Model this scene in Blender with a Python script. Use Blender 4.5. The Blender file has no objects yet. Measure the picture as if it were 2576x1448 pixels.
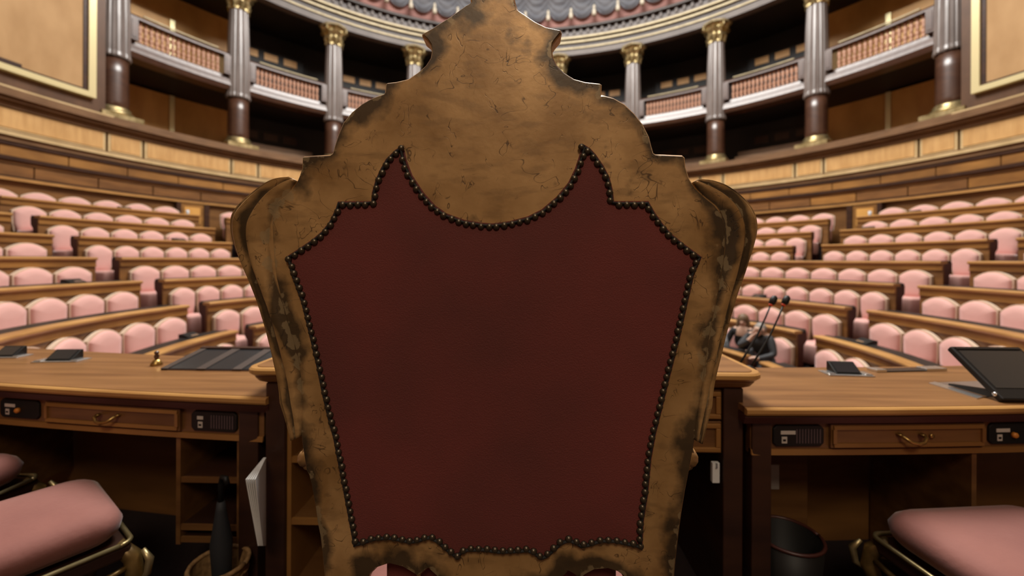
import bpy, bmesh, math, random
from mathutils import Matrix, Vector
from mathutils.geometry import delaunay_2d_cdt
random.seed(7)
PI = math.pi
sc = bpy.context.scene
C = sc.collection

# ------------------------------------------------------------------ camera
FPX, YH, YAW, ROLL = 1052.0, 655.0, 0.0246, 0.0046
CAM = Vector((0.014, 0.0, 1.24))
cam = bpy.data.cameras.new('camera')
cam_o = bpy.data.objects.new('camera', cam)
C.objects.link(cam_o)
cam.sensor_width = 36.0
cam.lens = FPX / 2576 * 36
cam.shift_y = -(724 - YH) / 2576
cam.clip_start = 0.05
cam.dof.use_dof = True
cam.dof.focus_distance = 0.79
cam.dof.aperture_fstop = 2.3
cam_o.matrix_world = Matrix.Translation(CAM) @ Matrix.Rotation(YAW, 4, 'Z') @ Matrix.Rotation(PI / 2, 4, 'X') @ Matrix.Rotation(ROLL, 4, 'Z')
sc.camera = cam_o

# ------------------------------------------------------------------ world, lights, exposure
w = bpy.data.worlds.new('world'); sc.world = w
w.use_nodes = True
w.node_tree.nodes['Background'].inputs[0].default_value = (0.9, 0.95, 1.0, 1)
w.node_tree.nodes['Background'].inputs[1].default_value = 0.03
sc.view_settings.view_transform = 'Standard'
sc.view_settings.look = 'None'
sc.view_settings.exposure = 0.0
sc.view_settings.gamma = 1.0
sc.view_settings.use_curve_mapping = False


def area(name, loc, target, size, power, col, shape='DISK', sy=None):
    l = bpy.data.lights.new(name, 'AREA'); l.shape = shape; l.size = size
    if sy: l.size_y = sy
    l.energy = power; l.color = col
    o = bpy.data.objects.new(name, l); C.objects.link(o)
    o.location = loc
    o.rotation_euler = (Vector(target) - Vector(loc)).to_track_quat('-Z', 'Y').to_euler()
    return o


area('laylight_glow', (0.5, 8.3, 13.7), (0.5, 8.0, 0), 7.6, 3300, (1.0, 0.97, 0.92))
area('rear_fill_light', (0.3, -3.3, 5.2), (0, 1.0, 1.3), 1.6, 100, (1.0, 0.83, 0.62))  # added unseen fill light that warms the throne back

# ------------------------------------------------------------------ measuring helpers (photo pixel -> place in the room)
FW = Vector((-math.sin(YAW), math.cos(YAW), 0)); RT = Vector((math.cos(YAW), math.sin(YAW), 0))


def ray(px, py):
    u2, v2 = px - 1288, py - YH
    u = u2 * math.cos(ROLL) + v2 * math.sin(ROLL); v = -u2 * math.sin(ROLL) + v2 * math.cos(ROLL)
    return FW * FPX + RT * u + Vector((0, 0, -v))


def at_y(px, py, Y):
    d = ray(px, py); return CAM + d * ((Y - CAM.y) / d.y)


def at_z(px, py, Z):
    d = ray(px, py); return CAM + d * ((Z - CAM.z) / d.z)


# ------------------------------------------------------------------ mesh helpers
class MB:
    def __init__(s): s.v = []; s.f = []

    def add(s, vs, fs):
        b = len(s.v); s.v += [tuple(v) for v in vs]; s.f += [tuple(i + b for i in f) for f in fs]

    def box(s, x0, x1, y0, y1, z0, z1, M=None):
        vs = [Vector(p) for p in ((x0, y0, z0), (x1, y0, z0), (x1, y1, z0), (x0, y1, z0), (x0, y0, z1), (x1, y0, z1), (x1, y1, z1), (x0, y1, z1))]
        if M: vs = [M @ v for v in vs]
        s.add(vs, [(3, 2, 1, 0), (4, 5, 6, 7), (0, 1, 5, 4), (1, 2, 6, 5), (2, 3, 7, 6), (3, 0, 4, 7)])
        return s

    def lathe(s, prof, n=16, c=(0, 0, 0), mod=None, cap=True):
        vs = []; fs = []; m = len(prof)
        for r, z in prof:
            for i in range(n):
                a = 2 * PI * i / n
                rr = r * (mod(a, z) if mod else 1)
                vs.append((c[0] + rr * math.cos(a), c[1] + rr * math.sin(a), c[2] + z))
        for j in range(m - 1):
            for i in range(n):
                k = (i + 1) % n
                fs.append((j * n + i, j * n + k, (j + 1) * n + k, (j + 1) * n + i))
        if cap:
            fs.append(tuple(range(n))[::-1]); fs.append(tuple(range((m - 1) * n, m * n)))
        s.add(vs, fs); return s

    def tube(s, path, rad, n=8, sq=1.0):
        P = [Vector(p) for p in path]; R = rad if isinstance(rad, (list, tuple)) else [rad] * len(P)
        vs = []; fs = []; up = Vector((0, 0, 1)); px = None
        for i, p in enumerate(P):
            t = (P[min(i + 1, len(P) - 1)] - P[max(i - 1, 0)]).normalized()
            if px is None:
                px = t.orthogonal().normalized() if abs(t.z) > .95 else t.cross(up).normalized()
            px = (px - t * px.dot(t)).normalized(); py = t.cross(px)
            for j in range(n):
                a = 2 * PI * j / n
                vs.append(p + (px * math.cos(a) + py * math.sin(a) * sq) * R[i])
        for i in range(len(P) - 1):
            for j in range(n):
                k = (j + 1) % n
                fs.append((i * n + j, i * n + k, (i + 1) * n + k, (i + 1) * n + j))
        fs.append(tuple(range(n))[::-1]); fs.append(tuple(range((len(P) - 1) * n, len(P) * n)))
        s.add(vs, fs); return s

    def arc(s, prof, t0, t1, n, pos):
        """sweep a closed (r, z) profile along a ring, capped"""
        m = len(prof); vs = []; fs = []
        for i in range(n + 1):
            t = t0 + (t1 - t0) * i / n
            for r, z in prof:
                x, y = pos(r, t); vs.append((x, y, z))
        for i in range(n):
            for j in range(m):
                k = (j + 1) % m
                fs.append((i * m + j, (i + 1) * m + j, (i + 1) * m + k, i * m + k))
        fs.append(tuple(range(m))); fs.append(tuple(range(n * m, (n + 1) * m))[::-1])
        s.add(vs, fs); return s

    def prism(s, poly, y0, y1, ax='y'):
        """poly of (a, b) pairs extruded along an axis: ax y -> (x, z); z -> (x, y); x -> (y, z)"""
        n = len(poly)
        f = {'y': lambda p, d: (p[0], d, p[1]), 'z': lambda p, d: (p[0], p[1], d), 'x': lambda p, d: (d, p[0], p[1])}[ax]
        vs = [f(p, y0) for p in poly] + [f(p, y1) for p in poly]
        fs = [tuple(range(n)), tuple(range(n, 2 * n))[::-1]] + [(i, i + n, (i + 1) % n + n, (i + 1) % n) for i in range(n)]
        s.add(vs, fs); return s

    def mesh(s, name, mat, smooth=False):
        me = bpy.data.meshes.new(name); me.from_pydata(s.v, [], s.f)
        bm = bmesh.new(); bm.from_mesh(me); bmesh.ops.recalc_face_normals(bm, faces=bm.faces); bm.to_mesh(me); bm.free()
        for m in (mat if isinstance(mat, list) else [mat]): me.materials.append(m)
        if smooth: me.shade_smooth()
        return me

    def build(s, name, mat, parent=None, smooth=False, bev=0):
        return put(name, s.mesh(name, mat, smooth), parent, bev)


def put(name, me, parent=None, bev=0, M=None):
    o = bpy.data.objects.new(name, me); C.objects.link(o)
    if parent: o.parent = parent
    if M is not None: o.matrix_basis = M
    if bev:
        b = o.modifiers.new('bevel', 'BEVEL'); b.width = bev; b.segments = 2; b.limit_method = 'ANGLE'; b.angle_limit = math.radians(40)
    return o


def thing(name, label, cat, loc=(0, 0, 0), rz=0, group=None):
    o = bpy.data.objects.new(name, None); C.objects.link(o); o.empty_display_size = .1
    o.location = loc; o.rotation_euler = (0, 0, rz)
    return tag(o, label, cat, group)


def tag(o, label, cat, group=None):
    o['label'] = label; o['category'] = cat
    if group: o['group'] = group
    return o


def struct(o):
    o['kind'] = 'structure'; return o


def ringpos(cy):
    def pos(r, t):
        if abs(t) <= PI / 2: return r * math.sin(t), cy + r * math.cos(t)
        return math.copysign(r, t), cy - (abs(t) - PI / 2) * 10
    return pos


def circpos(cy):
    return lambda r, t: (r * math.sin(t), cy + r * math.cos(t))


def rect(r0, r1, z0, z1): return [(r0, z0), (r1, z0), (r1, z1), (r0, z1)]


# ------------------------------------------------------------------ materials
def mat(name, col, rough=.5, metal=0, spec=.5, var=None, scale=6, stretch=(1, 1, 1), bump=0, bscale=None, coat=0, sheen=0, emit=None, coatr=.12, detail=5, ramp=(.35, .65), coords='Object'):
    m = bpy.data.materials.new(name); m.use_nodes = True
    nt = m.node_tree; b = nt.nodes['Principled BSDF']
    b.inputs['Base Color'].default_value = (*col, 1); b.inputs['Roughness'].default_value = rough
    b.inputs['Metallic'].default_value = metal; b.inputs['Specular IOR Level'].default_value = spec
    b.inputs['Coat Weight'].default_value = coat; b.inputs['Coat Roughness'].default_value = coatr
    b.inputs['Sheen Weight'].default_value = sheen; b.inputs['Sheen Roughness'].default_value = .4
    if emit:
        b.inputs['Emission Color'].default_value = (*emit[0], 1); b.inputs['Emission Strength'].default_value = emit[1]
    if var or bump:
        tc = nt.nodes.new('ShaderNodeTexCoord'); mp = nt.nodes.new('ShaderNodeMapping')
        mp.inputs['Scale'].default_value = stretch
        nt.links.new(tc.outputs[coords], mp.inputs['Vector'])
        no = nt.nodes.new('ShaderNodeTexNoise'); no.inputs['Scale'].default_value = scale; no.inputs['Detail'].default_value = detail
        nt.links.new(mp.outputs[0], no.inputs['Vector'])
        if var:
            cr = nt.nodes.new('ShaderNodeValToRGB')
            cr.color_ramp.elements[0].position = ramp[0]; cr.color_ramp.elements[1].position = ramp[1]
            cr.color_ramp.elements[0].color = (*var, 1); cr.color_ramp.elements[1].color = (*col, 1)
            nt.links.new(no.outputs['Fac'], cr.inputs[0]); nt.links.new(cr.outputs[0], b.inputs['Base Color'])
        if bump:
            n2 = nt.nodes.new('ShaderNodeTexNoise'); n2.inputs['Scale'].default_value = bscale or scale * 4; n2.inputs['Detail'].default_value = 4
            nt.links.new(mp.outputs[0], n2.inputs['Vector'])
            bp = nt.nodes.new('ShaderNodeBump'); bp.inputs['Strength'].default_value = bump; bp.inputs['Distance'].default_value = .01
            nt.links.new(n2.outputs['Fac'], bp.inputs['Height']); nt.links.new(bp.outputs[0], b.inputs['Normal'])
    return m


M = {}
M['rail'] = mat('honey_oak', (.50, .27, .085), .42, var=(.36, .175, .05), scale=2.2, stretch=(1, 1, 9), coat=.1)
M['panel'] = mat('walnut_panel', (.235, .105, .03), .45, var=(.14, .06, .017), scale=1.6, stretch=(1, 1, 5), coat=.1)
M['panel2'] = mat('amber_panel', (.36, .17, .042), .42, var=(.2, .088, .022), scale=1.1, stretch=(1, 1, 2.5), coat=.1)
M['dark'] = mat('dark_walnut', (.052, .02, .010), .4, var=(.03, .012, .007), scale=3, stretch=(1, 1, 4))
M['end'] = mat('mahogany_end', (.075, .021, .014), .4, var=(.05, .014, .01), scale=3)
M['leather'] = mat('black_leather', (.011, .010, .010), .42)
M['parapet'] = mat('pale_maple', (.62, .37, .145), .45, var=(.5, .28, .10), scale=1.5, stretch=(6, 6, 1))
M['cream'] = mat('cream_moulding', (.62, .46, .24), .45, var=(.5, .36, .17), scale=3)
M['cornice'] = mat('brown_cornice', (.20, .105, .045), .45, var=(.14, .07, .028), scale=2.5, stretch=(1, 1, 4))
M['mahog'] = mat('polished_mahogany', (.085, .036, .018), .36, var=(.055, .022, .012), scale=4, stretch=(1, 1, 3), coat=1.0, coatr=.30)
M['fluted'] = mat('grey_brown_marble', (.20, .165, .148), .32, var=(.12, .093, .08), scale=3, stretch=(1, 1, .3), coat=.8, coatr=.3)
M['baluster'] = mat('rose_wood_baluster', (.50, .27, .17), .4, var=(.4, .2, .12), scale=5)
M['gold'] = mat('gilded_metal', (.60, .49, .26), .36, metal=.8, var=(.30, .23, .10), scale=9)
M['goldp'] = mat('gold_paint', (.40, .33, .19), .45, metal=.2, var=(.30, .24, .13), scale=6)
M['goldframe'] = mat('pale_gold_frame', (.82, .72, .40), .3, metal=.35)
M['entab'] = mat('grey_brown_entablature', (.135, .108, .092), .5, var=(.10, .078, .066), scale=2)
M['frieze'] = mat('brown_frieze', (.062, .044, .036), .5, var=(.046, .032, .026), scale=3)
M['ceil'] = mat('faded_rose_plaster', (.42, .22, .19), .8, var=(.33, .17, .15), scale=2)
M['swag'] = mat('grey_blue_drapery', (.185, .19, .205), .75, var=(.095, .10, .118), scale=1.3, stretch=(1, 1, 3), ramp=(.3, .7))
M['tassel'] = mat('ivory_tassel', (.62, .56, .44), .6)
M['void'] = mat('gallery_shaded_wood', (.014, .010, .008), .6, var=(.009, .007, .006), scale=2)  # near black: gallery shade is put into the wood colour
M['amber'] = mat('amber_panel_lit', (.72, .38, .10), .45, var=(.60, .30, .07), scale=1.2, stretch=(2, 2, 1))  # brightened: the lit look of the side bays is in the colour
M['fabricwall'] = mat('tan_wall_cloth', (.47, .285, .125), .7, var=(.39, .225, .09), scale=1.2, stretch=(2, 2, 1), bump=.05, bscale=40)
M['wallwood'] = mat('brown_wall_wood', (.115, .055, .025), .45, var=(.08, .037, .016), scale=2, stretch=(2, 2, 1))
M['carpet'] = mat('dark_red_carpet', (.016, .006, .005), .95, var=(.011, .004, .004), scale=30)
M['rose_carpet'] = mat('rose_ledge_carpet', (.34, .11, .085), .9)
M['pink'] = mat('pink_velvet', (.70, .41, .365), .8, var=(.66, .355, .315), scale=3, sheen=.25, bump=.08, bscale=30)
M['piping'] = mat('cream_piping', (.66, .50, .37), .7)
M['glass'] = mat('laylight_glass', (.8, .85, .9), .3, emit=((1, .97, .92), 1.2))
M['chrome'] = mat('satin_steel', (.72, .72, .70), .25, metal=.9)
M['black'] = mat('black_plastic', (.010, .009, .008), .5, spec=.3)
M['screen'] = mat('grey_screen_glass', (.020, .022, .024), .22, spec=.7)
M['brass'] = mat('aged_brass', (.55, .36, .12), .3, metal=.85, var=(.35, .21, .06), scale=14)
M['paper'] = mat('white_paper', (.72, .72, .70), .8)
M['label'] = mat('label_paper', (.55, .50, .44), .7)
M['orange'] = mat('orange_button', (.60, .22, .03), .4)
M['top'] = mat('desk_top_walnut', (.265, .125, .042), .36, var=(.155, .066, .02), scale=1.4, stretch=(1, 14, 1), coat=.12, detail=8)
M['nosing'] = mat('desk_edge_oak', (.50, .27, .085), .36, var=(.38, .19, .055), scale=3, stretch=(1, 8, 8), coat=.15)
M['fascia'] = mat('desk_fascia_walnut', (.20, .092, .028), .42, var=(.12, .05, .016), scale=2, stretch=(1, 6, 9))
M['wicker'] = mat('wicker_cane', (.30, .17, .065), .7, var=(.17, .09, .03), scale=60)
M['skin'] = mat('skin', (.62, .40, .30), .55)
M['cloth_black'] = mat('black_cloth', (.018, .019, .022), .7)
M['cloth_grey'] = mat('charcoal_jacket', (.035, .038, .042), .7)
M['cloth_white'] = mat('pale_shirt', (.55, .58, .62), .8)
M['hair_brown'] = mat('light_brown_hair', (.19, .115, .06), .6, var=(.1, .06, .03), scale=30)
M['hair_grey'] = mat('grey_hair', (.30, .28, .25), .6, var=(.2, .18, .16), scale=30)
M['nailm'] = mat('bronze_nail', (.17, .125, .075), .33, metal=.75, var=(.08, .065, .045), scale=40)
M['trim_black'] = mat('blackened_gimp', (.009, .008, .007), .7)
M['eye'] = mat('dark_eye', (.02, .015, .012), .3)
M['lips'] = mat('lips', (.40, .16, .13), .5)
M['red'] = mat('red_ring', (.70, .08, .03), .4)


M['pinkdeep'] = mat('rose_velvet', (.25, .095, .075), .8, var=(.20, .07, .056), scale=4, sheen=.3, bump=.1, bscale=60)
M['goldold'] = mat('tarnished_gold', (.28, .175, .055), .38, metal=.6, var=(.10, .06, .02), scale=18)


def gilt(name, attr):
    """old gilding on wood: brown-gold ground, fine scratches, dark grime along the worn rims"""
    m = bpy.data.materials.new(name); m.use_nodes = True; nt = m.node_tree; N = nt.nodes; L = nt.links
    b = N['Principled BSDF']; tc = N.new('ShaderNodeTexCoord')

    def noise(scale, detail=6, st=(1, 1, 1), dist=0):
        mp = N.new('ShaderNodeMapping'); mp.inputs['Scale'].default_value = st; L.new(tc.outputs['Object'], mp.inputs[0])
        n = N.new('ShaderNodeTexNoise'); n.inputs['Scale'].default_value = scale; n.inputs['Detail'].default_value = detail; n.inputs['Distortion'].default_value = dist
        L.new(mp.outputs[0], n.inputs['Vector']); return n.outputs['Fac']

    def ramp(src, p0, p1, c0=(0, 0, 0), c1=(1, 1, 1)):
        r = N.new('ShaderNodeValToRGB'); r.color_ramp.elements[0].position = p0; r.color_ramp.elements[1].position = p1
        r.color_ramp.elements[0].color = (*c0, 1); r.color_ramp.elements[1].color = (*c1, 1); L.new(src, r.inputs[0]); return r.outputs[0]

    def mix(fac, a, bb, mode='MIX'):
        x = N.new('ShaderNodeMix'); x.data_type = 'RGBA'; x.blend_type = mode
        if isinstance(fac, float): x.inputs[0].default_value = fac
        else: L.new(fac, x.inputs[0])
        for i, s in ((6, a), (7, bb)):
            if isinstance(s, tuple): x.inputs[i].default_value = (*s, 1)
            else: L.new(s, x.inputs[i])
        return x.outputs[2]

    def math_(op, a, bb):
        x = N.new('ShaderNodeMath'); x.operation = op
        for i, s in ((0, a), (1, bb)):
            if isinstance(s, (int, float)): x.inputs[i].default_value = s
            else: L.new(s, x.inputs[i])
        return x.outputs[0]
    base = ramp(noise(9, 10), .36, .64, (.32, .17, .056), (.60, .355, .145))
    base = mix(math_('MULTIPLY', ramp(noise(2.3, 3), .42, .7), .7), base, (.50, .285, .108))
    base = mix(math_('MULTIPLY', ramp(noise(45, 6, (.35, 1, 1)), .52, .66), .35), base, (.16, .088, .034))
    def hairs(scale, wid, st, mscale, m0):
        dline = math_('ABSOLUTE', math_('SUBTRACT', noise(scale, 2, st, .8), .5), 0)
        return math_('MULTIPLY', ramp(dline, wid * .4, wid, (1, 1, 1), (0, 0, 0)), ramp(noise(mscale, 5), m0, m0 + .08))
    scr = hairs(34, .011, (1, 1, .6), 26, .52)
    scr2 = hairs(22, .007, (.6, 1, 1), 17, .50)
    base = mix(math_('MULTIPLY', scr, .75), base, (.07, .035, .014))
    base = mix(math_('MULTIPLY', scr2, .75), base, (.06, .03, .012))
    spots = ramp(noise(16, 8), .27, .36, (1, 1, 1), (0, 0, 0))
    base = mix(math_('MULTIPLY', spots, .6), base, (.045, .026, .013))
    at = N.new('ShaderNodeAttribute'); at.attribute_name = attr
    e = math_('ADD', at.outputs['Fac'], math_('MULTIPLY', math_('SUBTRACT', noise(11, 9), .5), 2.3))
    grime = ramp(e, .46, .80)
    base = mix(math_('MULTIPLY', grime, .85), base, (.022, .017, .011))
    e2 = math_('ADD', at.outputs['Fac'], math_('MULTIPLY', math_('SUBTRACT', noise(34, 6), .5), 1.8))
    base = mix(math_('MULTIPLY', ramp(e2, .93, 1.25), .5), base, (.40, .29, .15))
    L.new(base, b.inputs['Base Color'])
    b.inputs['Roughness'].default_value = .40; b.inputs['Metallic'].default_value = .25; b.inputs['Specular IOR Level'].default_value = .5
    bp = N.new('ShaderNodeBump'); bp.inputs['Strength'].default_value = .22; bp.inputs['Distance'].default_value = .001
    hh = math_('SUBTRACT', noise(90, 4), math_('MULTIPLY', scr, .6)); L.new(hh, bp.inputs['Height']); L.new(bp.outputs[0], b.inputs['Normal'])
    return m


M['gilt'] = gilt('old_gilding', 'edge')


def velvet():
    m = mat('dark_red_velvet', (.20, .034, .026), .85, var=(.125, .026, .020), scale=3.2, sheen=.12, bump=.25, bscale=420, detail=3, ramp=(.3, .72))
    return m


M['velvet'] = velvet()

# ================================================================== THE HALL
CY, RC = 6.635, 10.67                        # ring of the gallery columns
CR, R1, DR, DZ = 5.783, 4.2735, .8313, .36   # ring of the bench rows
Z1 = 1.24 - 1.058
THB, WB, THA, WA = 1.4456, .3566, 1.0292, .6063
DTH = .2759
gp = ringpos(CY); rp = circpos(CR)
rowr = lambda k: R1 + (k - 1) * DR
rowz = lambda k: Z1 + (k - 1) * DZ
floorz = lambda k: rowz(k) - .70
TW = 1.2416 + .032                            # gallery opening ends just past the outer columns
TEND = PI / 2 + 1.06                         # straight side walls run on behind the camera

# floors
mb = MB(); mb.box(-10.6, 10.6, -4.1, 17.4, -1.3, floorz(0) - .02)
fl = struct(mb.build('floor', M['carpet']))
mb = MB(); mb.box(-3.6, 3.6, -4.0, 2.35, floorz(0) - .02, 0)
struct(mb.build('floor_dais', M['carpet']))
for k in range(0, 8):
    r0 = rowr(k) - .02; r1 = (rowr(k + 1) - .03) if k < 7 else 10.2
    te = 2.17 if k < 5 else 1.66
    mb = MB(); mb.arc(rect(r0, r1, floorz(0) - .03, floorz(k)), -te, te, 72, rp)
    struct(mb.build('floor_tier', M['carpet']))

# curved back wall below the gallery, in bands
def band(name, m, r0, r1, z0, z1, t0=-TEND, t1=TEND, n=110, parent=None):
    mb = MB(); mb.arc(rect(r0, r1, z0, z1), t0, t1, n, gp); return mb.build(name, m, parent)


wall = struct(band('wall_back', M['dark'], 10.26, 10.9, -1.2, 4.5))
struct(band('trim_1', M['rail'], 9.83, 10.28, 2.735, 2.79))
struct(band('trim_2', M['panel'], 9.93, 10.28, 1.5, 2.73))
struct(band('trim_3', M['dark'], 10.08, 10.28, 2.80, 2.86))
struct(band('trim_4', M['panel'], 10.10, 10.28, 3.10, 3.16)); struct(band('trim_5', M['dark'], 10.05, 10.28, 3.165, 3.235))
struct(band('trim_6', M['dark'], 10.06, 10.28, 3.455, 3.52)); struct(band('trim_7', M['cornice'], 10.04, 10.28, 3.525, 3.62))
struct(band('trim_8', M['cream'], 9.99, 10.28, 3.625, 3.70)); struct(band('trim_9', M['cornice'], 10.15, 10.28, 3.70, 3.755))
struct(band('trim_10', M['cornice'], 10.14, 10.28, 4.205, 4.31)); struct(band('trim_11', M['cornice'], 10.03, 10.28, 4.315, 4.375))
struct(band('trim_12', M['cornice'], 9.96, 10.9, 4.38, 4.53)); struct(band('trim_13', M['cream'], 10.0, 10.45, 4.535, 4.575, -TEND, -TW, 40)); struct(band('trim_13', M['cream'], 10.0, 10.45, 4.535, 4.575, TW, TEND, 40))
struct(band('trim_14', M['cornice'], 10.05, 11.0, 4.53, 4.58, -TW, TW)); struct(band('trim_15', M['rose_carpet'], 10.42, 10.95, 4.58, 4.60, -TW, TW))
# single panels between the mouldings
edges = [-2.35, -2.05, -1.80]
t = -1.62
while t < 1.63: edges.append(t); t += .108
edges += [1.80, 2.05, 2.35]
for a, b in zip(edges[:-1], edges[1:]):
    n = 3 if b - a < .2 else 4
    mb = MB(); mb.arc(rect(10.12, 10.28, 2.87, 3.09), a + .0012, b - .0012, n, gp)
    mb.build('panel', M['panel'] if random.random() < .6 else M['panel2'], wall)
    mb = MB(); mb.arc(rect(10.09, 10.28, 3.245, 3.445), a + .055, b + .053, n, gp)
    mb.build('panel', M['panel2'], wall)
cols = [(i + .5) * DTH for i in range(-5, 5)]
pe = []
for i, tcol in enumerate(cols):
    pe.append((tcol - .036, tcol + .036))
    if i < 9: pe.append((tcol + .036, cols[i + 1] - .036))
pe += [(cols[-1] + .036, 1.72), (1.72, 2.1), (-1.72, cols[0] - .036), (-2.1, -1.72)]
for a, b in pe:
    n = max(2, int((b - a) / .04))
    mb = MB(); mb.arc(rect(10.18, 10.28, 3.765, 4.195), a + .0025, b - .0025, n, gp)
    f = mb.build('panel_frame', M['cream'], wall)
    mb = MB(); mb.arc(rect(10.165, 10.2, 3.805, 4.165), a + .0075, b - .0075, n, gp)
    mb.build('panel', M['parapet'], wall)

# side walls with framed cloth panels
for s, nm, wd in ((-1, 'wall_left', 'left'), (1, 'wall_right', 'right')):
    mb = MB(); mb.arc(rect(10.32, 10.9, 4.575, 13.5), s * TW, s * TEND, 60, gp); struct(mb.build(nm, M['wallwood']))
    fp = thing('framed_wall_panel', 'tall tan cloth wall panel in a pale gold frame, %s of the outer %s column' % (wd, wd), 'wall panel', (0, 0, 0), 0, 'framed cloth panels on the side walls')
    a, b = s * 1.296, s * (PI / 2 + .62)
    mb = MB(); mb.arc(rect(10.27, 10.33, 4.95, 9.6), a, b, 40, gp); mb.build('cloth_field', M['fabricwall'], fp)
    da = s * .0135
    mb = MB(); mb.arc(rect(10.2, 10.34, 4.93, 9.62), a, a + da, 3, gp); mb.build('frame_side', M['goldframe'], fp)
    mb = MB(); mb.arc(rect(10.2, 10.34, 4.93, 9.62), b - da, b, 3, gp); mb.build('frame_side', M['goldframe'], fp)
    mb = MB(); mb.arc(rect(10.2, 10.34, 4.93, 5.05), a + da, b - da, 40, gp); mb.build('frame_rail', M['goldframe'], fp)
    mb = MB(); mb.arc(rect(10.2, 10.34, 9.5, 9.62), a + da, b - da, 40, gp); mb.build('frame_rail', M['goldframe'], fp)
    mb = MB(); mb.arc(rect(10.25, 10.30, 5.05, 5.10), a + da, b - da, 40, gp); mb.arc(rect(10.25, 10.30, 5.1, 9.5), a + da, a + da * 1.55, 3, gp)
    mb.arc(rect(10.25, 10.30, 5.1, 5.16), a + s * .12, b - s * .2, 40, gp)
    mb.build('inner_border', M['dark'], fp)
# wall behind the camera
mb = MB(); mb.box(-10.9, 10.9, -4.3, -3.95, -1.2, 13.5); struct(mb.build('wall_front', M['wallwood']))

# gallery: back wall, floors, benches
for a, b, m in ((-1.45, -.90, 'amber'), (-.90, .90, 'void'), (.90, 1.45, 'amber')):  # lit side bays and shaded centre painted as two wood tones
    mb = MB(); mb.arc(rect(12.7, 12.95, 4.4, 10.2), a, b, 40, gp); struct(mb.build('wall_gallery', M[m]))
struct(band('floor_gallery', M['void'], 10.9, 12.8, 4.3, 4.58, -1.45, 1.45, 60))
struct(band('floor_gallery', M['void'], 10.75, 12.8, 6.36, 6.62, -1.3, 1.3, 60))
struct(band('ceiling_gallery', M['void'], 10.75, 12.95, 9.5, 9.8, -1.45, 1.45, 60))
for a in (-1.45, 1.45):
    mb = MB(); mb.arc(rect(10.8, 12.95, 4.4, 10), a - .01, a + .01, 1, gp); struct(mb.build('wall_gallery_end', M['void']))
for lv, zz in (('lower', 4.58), ('upper', 6.62)):
    for i in range(1, 8):
        a, b = cols[i] + .03, cols[i + 1] - .03
        side = 'left' if i < 4 else ('right' if i > 4 else 'middle')
        nth = ['outermost', 'second', 'third', 'fourth', 'centre', 'fourth', 'third', 'second', 'outermost'][i]
        bn = thing('gallery_bench', 'stepped wooden bench inside the %s gallery, %s bay on the %s' % (lv, nth, side), 'bench', group='benches inside the gallery')
        for q in range(3):
            mb = MB(); mb.arc(rect(11.35 + q * .42, 11.8 + q * .42, zz, zz + .22 + q * .26), a, b, 8, gp)
            mb.build('step', M['cornice' if lv == 'lower' else 'dark'], bn)
        hp = zz + (.9 if lv == 'lower' else 1.78)
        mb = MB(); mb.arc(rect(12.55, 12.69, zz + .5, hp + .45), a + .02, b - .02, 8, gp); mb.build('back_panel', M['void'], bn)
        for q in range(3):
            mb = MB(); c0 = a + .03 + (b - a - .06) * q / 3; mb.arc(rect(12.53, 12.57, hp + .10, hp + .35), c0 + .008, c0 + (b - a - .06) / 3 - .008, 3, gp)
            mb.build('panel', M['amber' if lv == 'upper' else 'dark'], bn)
# gallery door leaves in the outer bays, with a gold edge
for s, wd in ((-1, 'left'), (1, 'right')):
    for lv, zz, hh in (('lower', 4.6, 1.7), ('upper', 6.64, 2.0)):
        d = thing('gallery_door', 'amber wood door leaf with gold edge strip in the outer %s bay, %s gallery' % (wd, lv), 'door')
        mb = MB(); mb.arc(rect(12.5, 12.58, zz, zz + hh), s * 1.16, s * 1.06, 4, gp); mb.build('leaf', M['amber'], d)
        mb = MB(); mb.arc(rect(12.44, 12.5, zz, zz + hh), s * 1.066, s * 1.056, 1, gp); mb.build('edge_strip', M['goldframe'], d)

# columns
def capital_mod(a, z): return 1 + (.05 + .10 * max(0, math.sin(z * 13))) * math.cos(8 * a) + .06 * math.cos(4 * a) * min(1, z * 1.6)


mb = MB(); mb.box(-.42, .42, -.42, .42, 0, .165); m_plinth = mb.mesh('plinth', M['gold'])
mb = MB(); mb.lathe([(.37, .165), (.39, .20), (.385, .24), (.34, .265), (.325, .30), (.335, .33), (.30, .36), (.285, .38)], 24); m_base = mb.mesh('base', M['gold'], True)
mb = MB(); mb.lathe([(.285, .25), (.29, .5), (.285, 1.2), (.28, 1.62)], 24); m_lower = mb.mesh('lower_shaft', M['mahog'], True)
nfl = 20
vs = MB(); vs.lathe([(.325, 1.58), (.335, 1.62), (.325, 1.70), (.318, 1.72), (.31, 2.6), (.285, 3.6), (.262, 4.27)], nfl * 4, mod=lambda a, z: 1 - (.055 if math.cos(a * nfl) > .15 else 0))
m_upper = vs.mesh('fluted_shaft', M['fluted'])
mb = MB(); mb.lathe([(.262, 4.26), (.29, 4.28), (.29, 4.31), (.265, 4.33), (.27, 4.36), (.33, 4.50), (.30, 4.53), (.30, 4.60), (.38, 4.72), (.34, 4.75), (.36, 4.80), (.43, 4.86), (.40, 4.885)], 48, mod=lambda a, z: capital_mod(a, z - 4.26))
m_cap = mb.mesh('capital', M['gold'])
mb = MB()
for q in range(4):
    a = PI / 4 + q * PI / 2
    cx, cyy = .40 * math.cos(a), .40 * math.sin(a)
    mb.tube([(cx + .075 * math.cos(x) * math.cos(a), cyy + .075 * math.cos(x) * math.sin(a), 4.80 + .075 * math.sin(x)) for x in [i * PI / 5 for i in range(11)]], .035, 6)
m_vol = mb.mesh('volute', M['gold'], True)
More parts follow.
